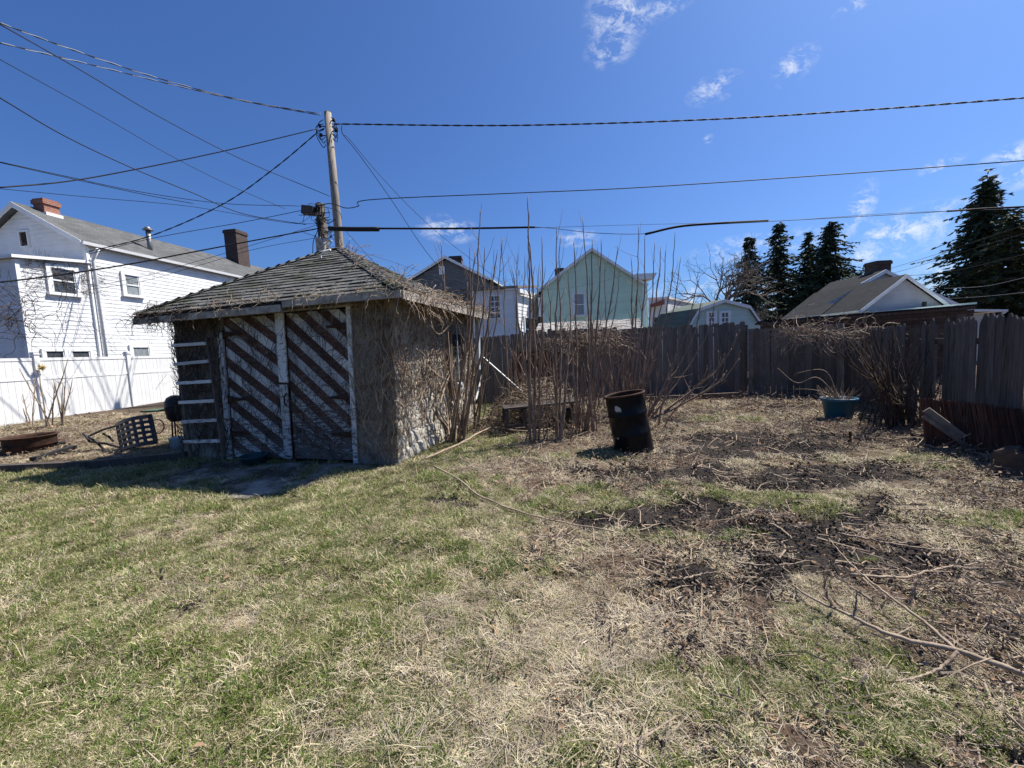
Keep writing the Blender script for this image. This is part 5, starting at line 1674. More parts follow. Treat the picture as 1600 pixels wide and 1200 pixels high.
one('creeper', 'dark creeper on the shaded rear wing of the white house', 'vine', mb, m_barkdark)


def wallvine(s, z, o): return C + u * s + UP * z + n_side * (o + .04)
mb = MB()
creep(mb, wallvine, (-wing + .2, 3.5), (2.2, 6.0), 36, 2.4, .005, seed=31, wander=.9, up_only=False)
creep(mb, wallvine, (-wing + .2, .5), (4.6, 5.9), 110, 1.1, .008, seed=32, wander=.9, up_only=False)
one('creeper', 'thin bare vines spread over the sunlit white house wall', 'vine', mb, m_barkgrey)

# saplings and stakes before the white fence
rg = np.random.default_rng(77)
for i, (bx_, by_, tips, lab, mm) in enumerate([
        (72, 668, [(60, 572), (108, 560), (30, 575), (84, 600)], 'thick pruned bare sapling under the straw ornament', m_stick),
        (94, 665, [(100, 578), (114, 592), (82, 590), (98, 600)], 'forked bare sapling in front of the white fence', m_stick),
        (48, 665, [(56, 590), (32, 615), (36, 637)], 'cut back sapling leftmost by the rusty fire ring', m_stick),
        (225, 630, [(262, 582), (232, 588), (210, 590)], 'fine twigged shrub by the white fence near the ladder', m_barkgrey)]):
    b = ground(bx_, by_); root = thing('sapling', lab, 'shrub', b, 'saplings by the white fence')
    for tx, ty in tips:
        mb = MB(); stem(mb, b + [random.uniform(-.1, .1), random.uniform(-.1, .1), -.05], at(tx, ty, b[1] + rg.uniform(-.2, .3)), .013 if i < 3 else .005, rg, 3 if i < 3 else 9, .1, r1=.006 if i < 3 else .002); part('stem', mb, mm, root, smooth=True)

# ------------------------------------------------------------------ black drum
bb_ = ground(991, 704)
drum = thing('drum', 'dented black steel drum with rusty rim standing tilted on the grass', 'drum', bb_)
ax = Matrix.Rotation(math.radians(-8.0), 3, 'Y') @ Matrix.Rotation(math.radians(-2), 3, 'X')
Md = np.array(ax)
r = .285
prof = [(0.0, .012), (r - .02, .012), (r, 0), (r + .008, .012), (r, .03), (r, .10), (r, .265), (r + .013, .29), (r, .315), (r, .555), (r + .013, .58), (r, .605), (r, .84), (r + .012, .865), (r + .012, .88), (r - .004, .885), (r - .012, .875), (r - .012, .30), (0, .28)]
mb = MB(); mb.lathe(prof[:14], bb_, Md, 48); 
mdrum = bpy.data.materials.new('chipped black drum paint'); mdrum.use_nodes = True
N, L = mdrum.node_tree.nodes, mdrum.node_tree.links
b = N['Principled BSDF']; b.inputs['Roughness'].default_value = .24; b.inputs['Specular IOR Level'].default_value = .12
tc = N.new('ShaderNodeTexCoord')
no = N.new('ShaderNodeTexNoise'); no.inputs['Scale'].default_value = 5; no.inputs['Detail'].default_value = 9; no.inputs['Roughness'].default_value = .75
L.new(tc.outputs['Object'], no.inputs[0])
mr = N.new('ShaderNodeMapRange'); mr.inputs[1].default_value = .66; mr.inputs[2].default_value = .78; L.new(no.outputs['Fac'], mr.inputs[0])
mx = N.new('ShaderNodeMix'); mx.data_type = 'RGBA'; L.new(mr.outputs[0], mx.inputs[0]); mx.inputs[6].default_value = (.008, .0085, .010, 1); mx.inputs[7].default_value = (.022, .018, .016, 1)
cur = mx.outputs[2]
for (cxp, cyp, rr_) in ((964, 638, .075), (965, 685, .03)):
    # scuffs on the near side of the drum
    d = Md.T @ ray(cxp, cyp); o_ = Md.T @ (np.array([0, 0, EYE]) - bb_)
    qa, qb, qc = d[0] ** 2 + d[1] ** 2, 2 * (o_[0] * d[0] + o_[1] * d[1]), o_[0] ** 2 + o_[1] ** 2 - r * r
    tq = (-qb - math.sqrt(max(qb * qb - 4 * qa * qc, 0))) / (2 * qa); P_ = Md @ (o_ + d * tq)
    vm = N.new('ShaderNodeVectorMath'); vm.operation = 'DISTANCE'; L.new(tc.outputs['Object'], vm.inputs[0]); vm.inputs[1].default_value = P_
    nn = N.new('ShaderNodeMath'); nn.operation = 'MULTIPLY_ADD'; L.new(no.outputs['Fac'], nn.inputs[0]); nn.inputs[1].default_value = .26; L.new(vm.outputs['Value'], nn.inputs[2])
    m2 = N.new('ShaderNodeMapRange'); m2.inputs[1].default_value = rr_ + .115; m2.inputs[2].default_value = rr_ + .10; L.new(nn.outputs[0], m2.inputs[0])
    mq = N.new('ShaderNodeMix'); mq.data_type = 'RGBA'; L.new(m2.outputs[0], mq.inputs[0]); L.new(cur, mq.inputs[6]); mq.inputs[7].default_value = (.42, .42, .40, 1); cur = mq.outputs[2]
L.new(cur, b.inputs['Base Color'])
V = np.vstack(mb.v); loc_ = (V - bb_) @ Md
ang_ = np.arctan2(loc_[:, 1], loc_[:, 0])
dent = -.014 * np.exp(-((ang_ + 0.35) / .35) ** 2 - ((loc_[:, 2] - .45) / .13) ** 2) - .010 * np.exp(-((ang_ + 2.2) / .3) ** 2 - ((loc_[:, 2] - .2) / .1) ** 2)
rad = np.stack([np.cos(ang_), np.sin(ang_), 0 * ang_], -1) @ Md.T
mb.v = [V + rad * dent[:, None]]
part('shell', mb, mdrum, drum, smooth=True)
mb = MB(); mb.lathe([(r + .002, .855), (r + .016, .862), (r + .018, .878), (r + .004, .888), (r - .012, .88), (r - .012, .86)], bb_, Md, 48); part('rim', mb, m_rust, drum, smooth=True)
mb = MB(); mb.lathe([(r - .008, .87), (r - .01, .3), (0, .29)], bb_, Md, 40); part('inside', mb, m_rust, drum, smooth=True)

# ------------------------------------------------------------------ blue pot with dead stems
pb = ground(1310, 655)
pot = thing('plant_pot', 'round blue plastic pot holding dead stems near the right fence', 'plant pot', pb)
k = 1.0
mb = MB(); mb.lathe([(0, .0), (.19, .0), (.205, .02), (.26, .36), (.285, .36), (.29, .41), (.27, .415), (.245, .36)], pb, None, 40); part('shell', mb, m_blue, pot, smooth=True)
mb = MB(); mb.lathe([(0, .37), (.12, .375), (.25, .36)], pb, None, 30); part('soil', mb, m_soil, pot)
dp_ = thing('dead_plant', 'dry brown plant with drooping stems in the blue pot', 'plant', pb + UP * .36)
mb = MB()
for _ in range(60):
    a = rg.uniform(0, 6.28); q = pb + np.array([math.cos(a) * rg.uniform(0, .2), math.sin(a) * rg.uniform(0, .2), .36]); o_ = rg.uniform(.05, .28)
    stem(mb, q, q + np.array([math.cos(a) * o_, math.sin(a) * o_, rg.uniform(.05, .3)]), rg.uniform(.003, .006), rg, 2, .3, r1=.002)
for tips in ([(1278, 590), (1245, 598), (1215, 575)], [(1290, 580), (1250, 582), (1240, 588)], [(1285, 612), (1262, 608), (1242, 608)], [(1318, 575), (1300, 555), (1275, 535)]):
    P = spline([pb + UP * .38] + [at(x, y, pb[1] + .1 * i) for i, (x, y) in enumerate(tips)], 20); mb.tube(P, np.linspace(.009, .004, 20), 4)
part('stems', mb, m_barkvine, dp_)

# ------------------------------------------------------------------ reed screen, boards, stump
s0 = ground(1447, 702); s1 = ground(1590, 706)
s1 = np.array([s1[0] * .97, s1[1] * .97, s1[2]])
scr = thing('reed_screen', 'rust red reed screen sagging along the right edge of the yard', 'screen', (s0 + s1) / 2)
mb = MB()
for k in range(190):
    f = k / 189; p = s0 + (s1 - s0) * f + np.array([0, .10 * math.sin(f * 5), 0])
    hh = .66 - .10 * f * f + random.uniform(-.02, .02); lean = np.array([.03 * math.sin(k), .10, 0])
    q = p + UP * hh + lean + np.array([random.gauss(0, .01), random.gauss(0, .01), 0])
    mb.tube([p - UP * .03, (p + q) / 2 + np.array([0, random.gauss(0, .008), 0]), q], .0075 * random.uniform(.7, 1.2), 4)
part('reeds', mb, m_reed, scr, kind='stuff')
for hz in (.12, .36, .58):
    mb = MB(); mb.tube([s0 + (s1 - s0) * f + np.array([0, .10 * math.sin(f * 5) - .012 + .15 * hz, hz]) for f in np.linspace(0, 1, 24)], .004, 4); part('binding_wire', mb, m_rust, scr)
for lab, pa, pb2 in (('grey weathered board leaning on the reed screen, upper of two', (1447, 640), (1505, 683)), ('narrow grey board below another on the reed screen', (1443, 650), (1515, 700))):
    a = at(*pa, s0[1] - .05); b = at(*pb2, s0[1] - .22)
    mb = MB(); mb.bar(a, b, .025, .085 if 'upper' in lab else .05, up=(0, -.3, 1)); one('board', lab, 'board', mb, m_wgrey, group='boards on the reed screen')
mb = MB(); p = ground(1592, 742)
ths = np.linspace(0, 2 * math.pi, 14, endpoint=False)
prof = [(0.0, .26), (.12, .27), (.16, .24), (.17, .12), (.20, .0), (.22, -.05)]
mb.lathe(prof[::-1], p, None, 18)
V = np.vstack(mb.v); V += (np.random.default_rng(4).random(V.shape) - .5) * .05; mb.v = [V]
one('stump', 'low dark stump at the right edge beside the reed screen', 'stump', mb, m_barkdark)
mb = MB(); p = ground(1328, 692); mb.tube([p - UP * .05, p + UP * .09, p + np.array([.004, 0, .17])], [.022, .02, .018], 7); one('stake', 'short rusty stake standing in the thatch before the blue pot', 'stake', mb, m_rust)

# ------------------------------------------------------------------ bench frame and brush heap under the shrubs
bz = ground(790, 680); bz2 = ground(908, 668)
bench = thing('bench', 'black timber bench frame half buried in brush between the shed and drum', 'bench', (bz + bz2) / 2)
d = (bz2 - bz); d = d / np.linalg.norm(d); pn = np.array([-d[1], d[0], 0])
tz = .50
for k in range(3):
    mb = MB(); mb.bar(bz + pn * (.02 + .16 * k) + UP * tz, bz2 + pn * (.02 + .16 * k) + UP * (tz + .02), .12, .035); part('seat_slat', mb, m_poledark, bench)
for f in (.03, .26, .97):
    for q in (.0, .38):
        p = bz + (bz2 - bz) * f + pn * q
        mb = MB(); mb.bar(p - UP * .05, p + UP * (tz - .03), .07, .07); part('leg', mb, m_poledark, bench)
mb = MB(); mb.bar(bz + UP * .14, bz + (bz2 - bz) * .3 + UP * .18, .06, .06); part('stretcher', mb, m_poledark, bench)
bk_ = ground(889, 672)
mb = MB(); mb.lathe([(0, 0), (.15, 0), (.18, .34), (.19, .36), (.175, .36), (.15, .1)], bk_ + pn * .3, None, 24); one('bucket', 'black plastic bucket tucked under the bench frame', 'bucket', mb, m_black, True)
mb = MB(); rgb = np.random.default_rng(12)
hc = (bz + bz2) / 2 + pn * .75
for _ in range(2600):
    a = rgb.normal(0, 1, 2) * [.75, .38]
    top_ = max(.02, 1.0 * math.exp(-(a[0] / .9) ** 2 - (a[1] / .6) ** 2))
    p = hc + d * a[0] + pn * a[1] + UP * rgb.uniform(0, top_)
    w = rgb.normal(0, 1, 3) * [1, 1, .45]; w /= np.linalg.norm(w); L_k = rgb.uniform(.15, .55)
    mb.tube([p, p + w * L_k * .5 + rgb.normal(0, .03, 3), p + w * L_k + rgb.normal(0, .06, 3)], [.006, .005, .002], 3)
one('brush_pile', 'heap of dry cut twigs piled behind the black bench frame', 'brush pile', mb, m_brush, kind='stuff')
for lab, A_, B_, rr_ in (('long white lath slanting down from the shed corner to the bench', at(753, 556, 9.2), at(830, 624, 8.2), .011),
                         ('white stick leaning between shrub stems near the shed', at(758, 566, 8.4), at(744, 624, 7.6), .012),
                         ('short white stick low beside the shed side wall', at(740, 612, 7.4), at(723, 632, 7.2), .011)):
    mb = MB(); mb.bar(A_, B_, rr_ * 2, rr_ * 1.3); one('stick', lab, 'stick', mb, m_wtrim, group='white sticks by the shed')

# ------------------------------------------------------------------ garden bed at the left
rp = ground(50, 707)
ring = thing('fire_ring', 'rusty steel fire ring standing in the raised bed at the left', 'fire ring', rp)
rr_ = .35
rc_ = rp + np.array([rp[0], rp[1], 0]) / np.hypot(rp[0], rp[1]) * .36
mb = MB(); mb.lathe([(rr_, -.05), (rr_ + .004, .25), (rr_ + .02, .27), (rr_ + .045, .28), (rr_ + .04, .295), (rr_ - .01, .29), (rr_ - .02, .25), (rr_ - .02, -.02)], rc_, None, 48); part('shell', mb, m_rust, ring, smooth=True)
mb = MB(); mb.lathe([(0, .06), (.3, .05), (rr_ - .02, .02)], rc_, None, 24); part('ash', mb, m_soil, ring)
mb = MB(); mb.lathe([(rr_ + .01, .0), (rr_ + .07, .01)], rc_ + UP * .12, None, 40); part('band', mb, m_rust, ring, smooth=True)

# strap chair lying on its back
ca = ground(192, 706)
P00, P10 = at(190, 706, ca[1] - .1), at(246, 692, ca[1] - .3)
P01, P11 = at(182, 663, ca[1] + .25), at(236, 648, ca[1] + .05)
chair = thing('garden_chair', 'black strap lattice garden chair tipped over in the raised bed', 'chair', P00)


def CP(f, g):
    p = (P00 * (1 - f) + P10 * f) * (1 - g) + (P01 * (1 - f) + P11 * f) * g
    return p + np.array([.0, -.14, .06]) * math.sin(math.pi * f) * .6


for i in range(6):
    f = .04 + .92 * i / 5
    mb = MB()
    for g in np.linspace(0, .9, 10): mb.bar(CP(f, g), CP(f, g + .1), .06, .012, up=(0, -1, .4))
    part('strap', mb, m_black, chair)
for j in range(6):
    g = .05 + .9 * j / 5
    mb = MB()
    for f in np.linspace(0, .9, 10): mb.bar(CP(f, g) + [0, -.014, 0], CP(f + .1, g) + [0, -.014, 0], .055, .012, up=(0, -1, .4))
    part('strap', mb, m_black, chair)
mb = MB(); loop = [CP(f, 0) for f in np.linspace(0, 1, 8)] + [CP(1, g) for g in np.linspace(.1, 1, 8)] + [CP(f, 1) for f in np.linspace(.9, 0, 8)] + [CP(0, g) for g in np.linspace(.9, 0, 8)]
mb.tube(loop, .018, 6); part('frame', mb, m_black, chair)
for (x0, y0, x1, y1) in ((190, 700, 140, 690), (183, 665, 138, 682), (140, 690, 130, 678), (138, 682, 165, 705), (160, 677, 178, 690)):
    mb = MB(); mb.tube([at(x0, y0, ca[1] + .1), at((x0 + x1) / 2, (y0 + y1) / 2 - 2, ca[1] + .15), at(x1, y1, ca[1] + .2)], .02, 6); part('leg', mb, m_black, chair)
for lab, a, b, w in (('black charred beam lying before the fire ring, upper of two', (45, 706), (103, 697), .10), ('black charred beam lying before the fire ring, lower of two', (52, 722), (117, 703), .10)):
    A_, B_ = ground(*a) + UP * .05, ground(*b) + UP * .06
    mb = MB(); mb.bar(A_, B_, w, .07); one('beam', lab, 'beam', mb, m_black, group='charred beams in the bed')
ed = [ground(-60, 741), ground(140, 730), ground(292, 716)]
for lab, A_, B_ in (('dark edging timber of the raised bed, left length', ed[0], ed[1]), ('dark edging timber of the raised bed, length nearest the shed', ed[1], ed[2])):
    mb = MB(); mb.bar(A_ * [1, 1, 0] + UP * .05, B_ * [1, 1, 0] + UP * .05, .12, .15); one('edging_timber', lab, 'timber', mb, m_poledark, group='edging timbers')
# small grill beside the ladder
gp = ground(281, 694)
gp[2] = float(gz(gp[0], gp[1]))
gl_ = thing('grill', 'small black charcoal grill with side shelf left of the ladder', 'grill', gp)
mb = MB(); mb.lathe([(0, .45), (.10, .46), (.15, .54), (.165, .70), (.17, .74)], gp, None, 24); part('bowl', mb, m_black, gl_, smooth=True)
mb = MB(); mb.lathe([(.17, .75), (.165, .84), (.12, .93), (.05, .97), (0, .975)], gp, None, 24); part('lid', mb, m_black, gl_, smooth=True)
for a in (0.5, 2.6, 4.7):
    mb = MB(); mb.tube([gp + [math.cos(a) * .11, math.sin(a) * .11, .5], gp + [math.cos(a) * .16, math.sin(a) * .16, -.02]], .014, 6); part('leg', mb, m_black, gl_)
mb = MB(); mb.box(gp + [-.33, -.05, .70], (.36, .3, .03)); part('side_shelf', mb, m_garden, gl_)
mb = MB(); mb.lathe([(.13, -.012), (.145, 0), (.13, .012)], gp + [-.22, -.2, .40], np.array(Matrix.Rotation(1.45, 3, 'X')), 20); part('wheel', mb, m_black, gl_)
q = ground(281, 702)
mb = MB(); mb.lathe([(0, 0), (.12, 0), (.15, .22), (.16, .23), (.145, .23), (.12, .03)], q, None, 20); one('bucket', 'pale plastic bucket at the foot of the ladder', 'bucket', mb, m_bluewhite, True)
q = hitplane(397, 712, S(0, -.22, 0), -sw); q[2] = .03
mb = MB(); mb.lathe([(0, 0), (.16, 0), (.19, .10), (.21, .11), (.21, .125), (.185, .12), (.16, .02)], q, None, 28); one('tub', 'shallow teal plastic tub in the shade below the left door leaf', 'tub', mb, m_teal, True)

# ------------------------------------------------------------------ fallen branches
def lay(px, lift=.045, n=26):
    P = spline([ground(x, y) + UP * l for x, y, l in [(q[0], q[1], q[2] if len(q) > 2 else lift) for q in px]], n)
    return P


br = thing('fallen_branch', 'large forked bare branch lying across the lower right of the yard', 'branch', ground(1495, 1043))
rg = np.random.default_rng(91)
for pts_, r0, r1 in (([(1680, 1120, .06), (1600, 1078, .07), (1495, 1042, .08), (1400, 1018, .08), (1330, 985, .08), (1265, 945, .05), (1240, 925, .04)], .0155, .005),
                     ([(1495, 1042, .08), (1440, 995, .09), (1380, 950, .10), (1330, 905, .10), (1295, 858, .08)], .010, .003),
                     ([(1495, 1044, .08), (1465, 1058, .04), (1420, 1068, .02), (1385, 1070, .02)], .008, .003)):
    mb = MB(); P = lay(pts_, n=34); P += rg.normal(0, .002, P.shape); mb.tube(P, np.linspace(r0, r1, len(P)), 7); part('limb', mb, m_stick, br, smooth=True)
for (x, y, tx, ty) in ((1336, 988, 1338, 922), (1300, 965, 1283, 890), (1300, 965, 1310, 945), (1420, 965, 1436, 905), (1360, 955, 1320, 912), (1345, 975, 1365, 945), (1290, 955, 1275, 920), (1380, 950, 1400, 935), (1320, 975, 1296, 930)):
    a = ground(x, y) + UP * .07; b = at(tx, ty, a[1] + .05)
    mb = MB(); stem(mb, a, b, .006, rg, 4, .1, r1=.002); part('twig', mb, m_barkred, br)
for lab, pts_, r0, nm in (
        ('long curved stick lying across the lawn from the shed corner', [(678, 733), (720, 757), (745, 778), (800, 802), (870, 822), (960, 838)], .012, 'fallen_stick'),
        ('pale stick on bare soil, second from the branch fork', [(1310, 842), (1390, 858), (1460, 868), (1520, 868)], .008, 'fallen_stick'),
        ('long thin stick right of the branch tip, wavy', [(1330, 908), (1410, 912), (1460, 900), (1510, 892), (1555, 885)], .010, 'fallen_stick'),
        ('dark short stick by the green tuft, farthest up', [(1203, 826), (1220, 835), (1238, 850)], .012, 'fallen_stick'),
        ('forked thin stick lying on the mulch at the middle', [(1050, 914), (1075, 913), (1095, 907), (1120, 904)], .008, 'fallen_stick'),
        ('pale twig running right below the grass strip', [(1150, 888), (1210, 893), (1270, 884)], .007, 'fallen_stick'),
        ('thick root like branch lying between the shed foot and bench', [(660, 722, .03), (720, 700, .08), (768, 678, .12), (820, 682, .1), (880, 672, .06)], .02, 'fallen_stick')):
    mb = MB(); P = lay(pts_, n=30); P += np.random.default_rng(len(lab)).normal(0, .003, P.shape); mb.tube(P, np.linspace(r0, r0 * .45, len(P)), 6)
    one(nm, lab, 'stick', mb, m_stick, True, group='sticks on the ground')

# ------------------------------------------------------------------ scattered cover (nobody could count it)
PROTO = {}


def proto(kind, i, mb, mats):
    o = bpy.data.objects.new(f'{kind}_tuft', mb.mesh(f'{kind}_tuft', mats))
    PROTO.setdefault(kind, bpy.data.collections.new(kind + ' pieces')).objects.link(o)


def tuft(kind, i, n, ln, wid, flat, rad, curl, mats, mix=(1.0,)):
    rg = np.random.default_rng(1000 + i + hash(kind) % 1 + len(kind) * 31)
    mb = MB()
    for _ in range(n):
        a = rg.uniform(0, 6.283); r = rad * math.sqrt(rg.random())
        p = np.array([math.cos(a) * r, math.sin(a) * r, -.004])
        h_ = rg.uniform(0, 6.283); el = math.radians(rg.normal(flat, 18)); el = min(max(el, .05), 1.5)
        d = np.array([math.cos(h_) * math.cos(el), math.sin(h_) * math.cos(el), math.sin(el)])
        L_b = ln * rg.uniform(.5, 1.25); w = wid * rg.uniform(.7, 1.2)
        x = np.array([-math.sin(h_), math.cos(h_), 0]) * w * .5
        pts = [p]; dd = d.copy()
        for k in range(3):
            dd = dd + np.array([0, 0, -curl * rg.uniform(.4, 1.0)]) + rg.normal(0, .14, 3) * [1, 1, .3]; dd /= np.linalg.norm(dd)
            q = pts[-1] + dd * L_b / 3
            q[2] = max(q[2], .002 + rg.uniform(0, .012)); pts.append(q)
        mi = int(rg.choice(len(mix), p=mix))
        mb.add([pts[0] - x, pts[0] + x, pts[1] + x * .9, pts[1] - x * .9, pts[2] + x * .65, pts[2] - x * .65, pts[3]],
               [(0, 1, 2, 3), (3, 2, 4, 5), (5, 4, 6)], mi)
    proto(kind, i, mb, mats)


for i in range(5):
    tuft('green', i, 36, .052, .0034, 50, .05, .22, [m_green_blade, m_straw_blade], (.72, .28))
for i in range(5):
    tuft('mixed', i, 38, .055, .0034, 28, .06, .25, [m_straw_blade, m_green_blade], (.68, .32))
for i in range(5):
    tuft('straw', i, 36, .065, .0034, 18, .07, .25, [m_straw_blade, m_grey_blade], (.5, .5))
for i in range(5):
    tuft('thatch', i, 18, .14, .0038, 9, .08, .18, [m_grey_blade, m_straw_blade], (.8, .2))
for i in range(3):
    tuft('long', i, 28, .11, .0038, 30, .07, .22, [m_straw_blade, m_green_blade, m_grey_blade], (.4, .32, .28))
for i in range(4):
    rg = np.random.default_rng(i + 60); mb = MB()
    for _ in range(10):
        p = np.append(rg.normal(0, .06, 2), .006 + rg.random() * .01); a = rg.uniform(0, 6.28); L_c = rg.uniform(.010, .05) * rg.uniform(.6, 1.2); w = rg.uniform(.002, .007)
        d = np.array([math.cos(a), math.sin(a), rg.normal(0, .2)]); mb.bar(p, p + d * L_c, w, .004, up=(rg.normal(0, .4), rg.normal(0, .4), 1))
    proto('chips', i, mb, m_chip)
for i in range(4):
    rg = np.random.default_rng(i + 70); mb = MB()
    for _ in range(5):
        p = np.append(rg.normal(0, .07, 2), .010 + rg.random() * .012); a = rg.uniform(0, 6.28); s = rg.uniform(.006, .018)
        x = np.array([math.cos(a), math.sin(a), rg.normal(0, .3)]) * s; y = np.array([-math.sin(a), math.cos(a), rg.normal(0, .3)]) * s * .6
        z = UP * s * rg.uniform(.1, .5)
        mb.add([p - x, p - x * .3 + y + z, p + x * .5 + y * .8 + z, p + x, p + x * .4 - y * .8 + z, p - x * .3 - y + z, p], [(0, 6, 1), (1, 6, 2), (2, 6, 3), (3, 6, 4), (4, 6, 5), (5, 6, 0)])
    proto('leaves', i, mb, m_leaf)
for i in range(4):
    rg = np.random.default_rng(i + 80); mb = MB()
    for _ in range(7):
        p = np.append(rg.normal(0, .06, 2), .0); s = rg.uniform(.004, .013)
        V = np.array([(1, 0, 0), (-1, 0, 0), (0, 1, 0), (0, -1, 0), (0, 0, 1), (0, 0, -1)]) * s * rg.uniform(.6, 1.2, (6, 1))
        mb.add(V + p, [(0, 2, 4), (2, 1, 4), (1, 3, 4), (3, 0, 4), (2, 0, 5), (1, 2, 5), (3, 1, 5), (0, 3, 5)])
    proto('clods', i, mb, m_clod)
for i in range(4):
    rg = np.random.default_rng(i + 90); mb = MB()
    for _ in range(4):
        p = np.append(rg.normal(0, .1, 2), .012); a = rg.uniform(0, 6.28); L_c = rg.uniform(.06, .22)
        d = np.array([math.cos(a), math.sin(a), 0]); q = p + d * L_c * .5 + np.append(rg.normal(0, .012, 2), rg.uniform(0, .015))
        mb.tube([p, q, p + d * L_c + np.append(rg.normal(0, .02, 2), .004)], [.004, .003, .0015], 3)
    proto('twigs', i, mb, m_stick)


def scatter_points(bands, rg):
    xs, ys, ss = [], [], []
    for y0, y1, dens, sc in bands:
        xm = 1.42 * y1 + .6
        n = int((y1 - y0) * 2 * xm * dens)
        y = rg.uniform(y0, y1, n); x = rg.uniform(-xm, xm, n)
        k = np.abs(x) < 1.40 * y + .5
        xs.append(x[k]); ys.append(y[k]); ss.append(np.full(k.sum(), sc))
    return np.concatenate(xs), np.concatenate(ys), np.concatenate(ss)


sh_poly = [S(-.02, 0, 0), S(SW, 0, 0), S(SW, SD, 0), S(-.02, SD, 0)]


def inside_shed(x, y):
    s = (x - FR[0]) * su[0] + (y - FR[1]) * su[1]; t = (x - FR[0]) * sw[0] + (y - FR[1]) * sw[1]
    return (s > 0.0) & (s < SW) & (t > -.02) & (t < SD)


AP = np.array([p[:2] for p in poly])


def in_apron(x, y):
    c = np.zeros(len(x), bool); j = len(AP) - 1
    for i in range(len(AP)):
        xi, yi = AP[i]; xj, yj = AP[j]
        c ^= ((yi > y) != (yj > y)) & (x < (xj - xi) * (y - yi) / (yj - yi + 1e-9) + xi)
        j = i
    return c


def scatter(name, label, kinds, bands, weight, seed, tilt=.15, smin=.7, smax=1.25, apron=.4):
    """one object: points on the ground, a piece on each (geometry nodes)"""
    rg = np.random.default_rng(seed)
    x, y, s = scatter_points(bands, rg)
    w = weight(*cover(x, y), x, y)
    k = (rg.random(len(x)) < w) & ~inside_shed(x, y) & (x > -13.4)
    k &= ~(in_apron(x, y) & (rg.random(len(x)) > apron))
    x, y, s = x[k], y[k], s[k]
    n = len(x)
    z = gz(x, y)
    me = bpy.data.meshes.new(name)
    me.vertices.add(n)
    me.vertices.foreach_set('co', np.stack([x, y, z], -1).astype(np.float32).ravel())
    a = me.attributes.new('rot', 'FLOAT_VECTOR', 'POINT')
    a.data.foreach_set('vector', np.stack([rg.normal(0, tilt, n), rg.normal(0, tilt, n), rg.uniform(0, 6.283, n)], -1).astype(np.float32).ravel())
    a = me.attributes.new('scl', 'FLOAT', 'POINT')
    a.data.foreach_set('value', (s * rg.uniform(smin, smax, n) * (.62 + .8 * sstep(fbm(x * 5, y * 5, 51, 3), .3, .7))).astype(np.float32))
    o = bpy.data.objects.new(name, me); COL.objects.link(o)
    tag(o, label, name.replace('_', ' '), kind='stuff')
    ng = bpy.data.node_groups.new(name, 'GeometryNodeTree')
    ng.interface.new_socket('Geometry', in_out='INPUT', socket_type='NodeSocketGeometry')
    ng.interface.new_socket('Geometry', in_out='OUTPUT', socket_type='NodeSocketGeometry')
    gi, go_ = ng.nodes.new('NodeGroupInput'), ng.nodes.new('NodeGroupOutput')
    ip = ng.nodes.new('GeometryNodeInstanceOnPoints')
    ci = ng.nodes.new('GeometryNodeCollectionInfo'); ci.inputs['Collection'].default_value = PROTO[kinds]
    ci.inputs['Separate Children'].default_value = True
    ip.inputs['Pick Instance'].default_value = True
    nr_ = ng.nodes.new('GeometryNodeInputNamedAttribute'); nr_.data_type = 'FLOAT_VECTOR'; nr_.inputs['Name'].default_value = 'rot'
    ns_ = ng.nodes.new('GeometryNodeInputNamedAttribute'); ns_.data_type = 'FLOAT'; ns_.inputs['Name'].default_value = 'scl'
    er = ng.nodes.new('FunctionNodeEulerToRotation')
    lk = ng.links.new
    lk(gi.outputs[0], ip.inputs['Points']); lk(ci.outputs[0], ip.inputs['Instance'])
    lk(nr_.outputs['Attribute'], er.inputs[0]); lk(er.outputs[0], ip.inputs['Rotation'])
    lk(ns_.outputs['Attribute'], ip.inputs['Scale']); lk(ip.outputs[0], go_.inputs[0])
    md = o.modifiers.new('scatter', 'NODES'); md.node_group = ng
    print(name, n)
    return o


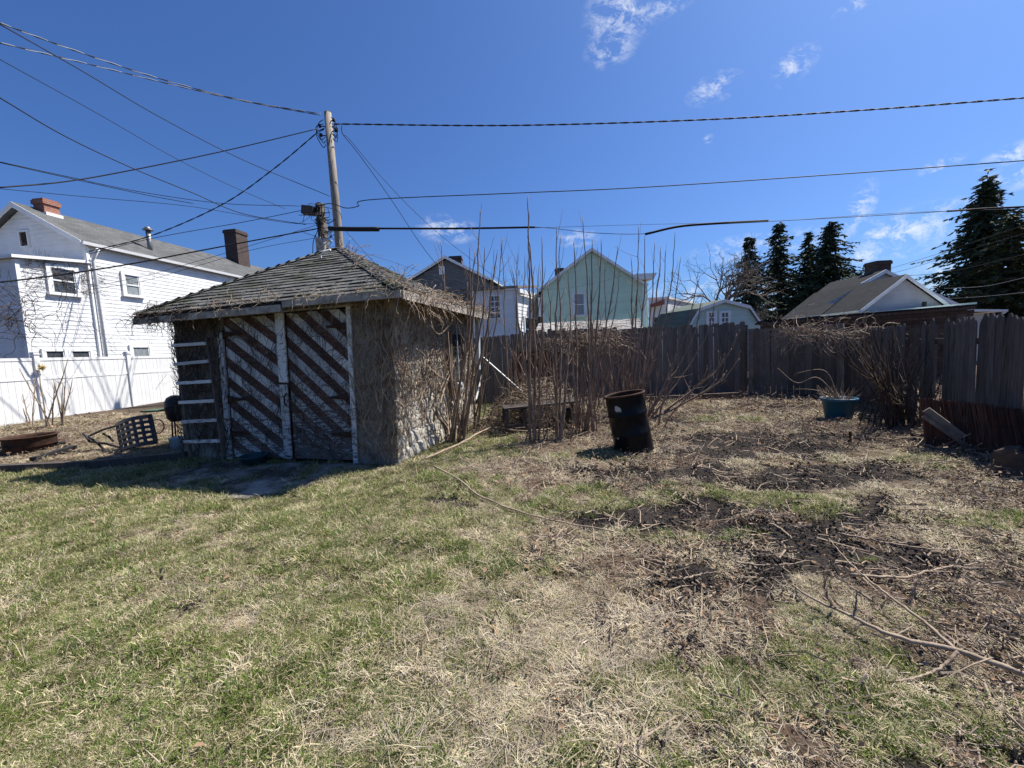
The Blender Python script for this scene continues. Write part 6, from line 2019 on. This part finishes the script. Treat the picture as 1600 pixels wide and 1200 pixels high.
B = [(0.9, 2.6, 900, .85), (2.6, 4.5, 520, 1.0), (4.5, 7.5, 260, 1.15), (7.5, 12.0, 90, 1.5)]
half = lambda k: [(a, b, c * k, d) for a, b, c, d in B]
scatter('green_grass', 'short fresh green grass growing in the lawn', 'green', half(.95), lambda g, s, m, d, x, y: np.clip(g * 1.5 - .15, 0, 1), 1)
scatter('mixed_grass', 'half dormant lawn grass, green mixed with straw', 'mixed', half(.7), lambda g, s, m, d, x, y: np.clip((g + .5 * s) * 1.15 - .12 - m * .3 - d * .6, 0, 1), 2)
scatter('dry_grass', 'flattened straw coloured dead grass', 'straw', half(.75), lambda g, s, m, d, x, y: np.clip(s * 1.4 + g * .20 + m * .22, 0, 1) * (1 - np.clip(d * 1.8 - .2, 0, .98)), 3)
TH = [(760, 1160, .6, .25), (900, 1080, .5, .3), (820, 1020, .4, .2), (1000, 1120, .3, .25), (700, 1190, .4, .1), (930, 990, .4, .25), (1050, 980, .3, .2), (700, 960, .4, .2), (1000, 700, .6, .5), (800, 725, .8, .35)]
scatter('dead_thatch', 'long bleached strands of dead grass lying in a tangle', 'thatch', half(.55), lambda g, s, m, d, x, y: np.clip(blobs(TH, x, y) * 1.3 - .1 + .05 * s + .12 * m, 0, 1), 23, .1)
scatter('long_grass', 'long shaggy grass clumps in the near right', 'long', half(.35), lambda g, s, m, d, x, y: np.clip((g + s) * .9 - .35, 0, 1) * np.maximum(np.exp(-((x - 1.1) / .75) ** 2 - ((y - 1.7) / .5) ** 2), .12 * (x < -5.5) + .10), 4)
scatter('wood_chips', 'brown wood chips and bark bits on the soil', 'chips', half(.5), lambda g, s, m, d, x, y: np.clip(m * 1.1 + d * .04, 0, 1) * np.clip(.25 + sstep(x, .6, 2.0), 0, 1), 5, .4)
scatter('leaf_litter', 'small curled dead leaves lying about the yard', 'leaves', half(.30), lambda g, s, m, d, x, y: np.clip(m * 1.0 + s * .08 + .012, 0, 1), 6, .5)
scatter('soil_clods', 'dark crumbly soil clods', 'clods', half(.55), lambda g, s, m, d, x, y: np.clip(d * 1.5 - .3, 0, 1), 7, .5)
scatter('twig_litter', 'thin pale twigs littered over soil and thatch', 'twigs', half(.16), lambda g, s, m, d, x, y: np.clip(m * .9 + d * .35 + s * .22, 0, 1) * np.clip(.3 + sstep(x, -.6, .6), 0, 1), 8, .2)
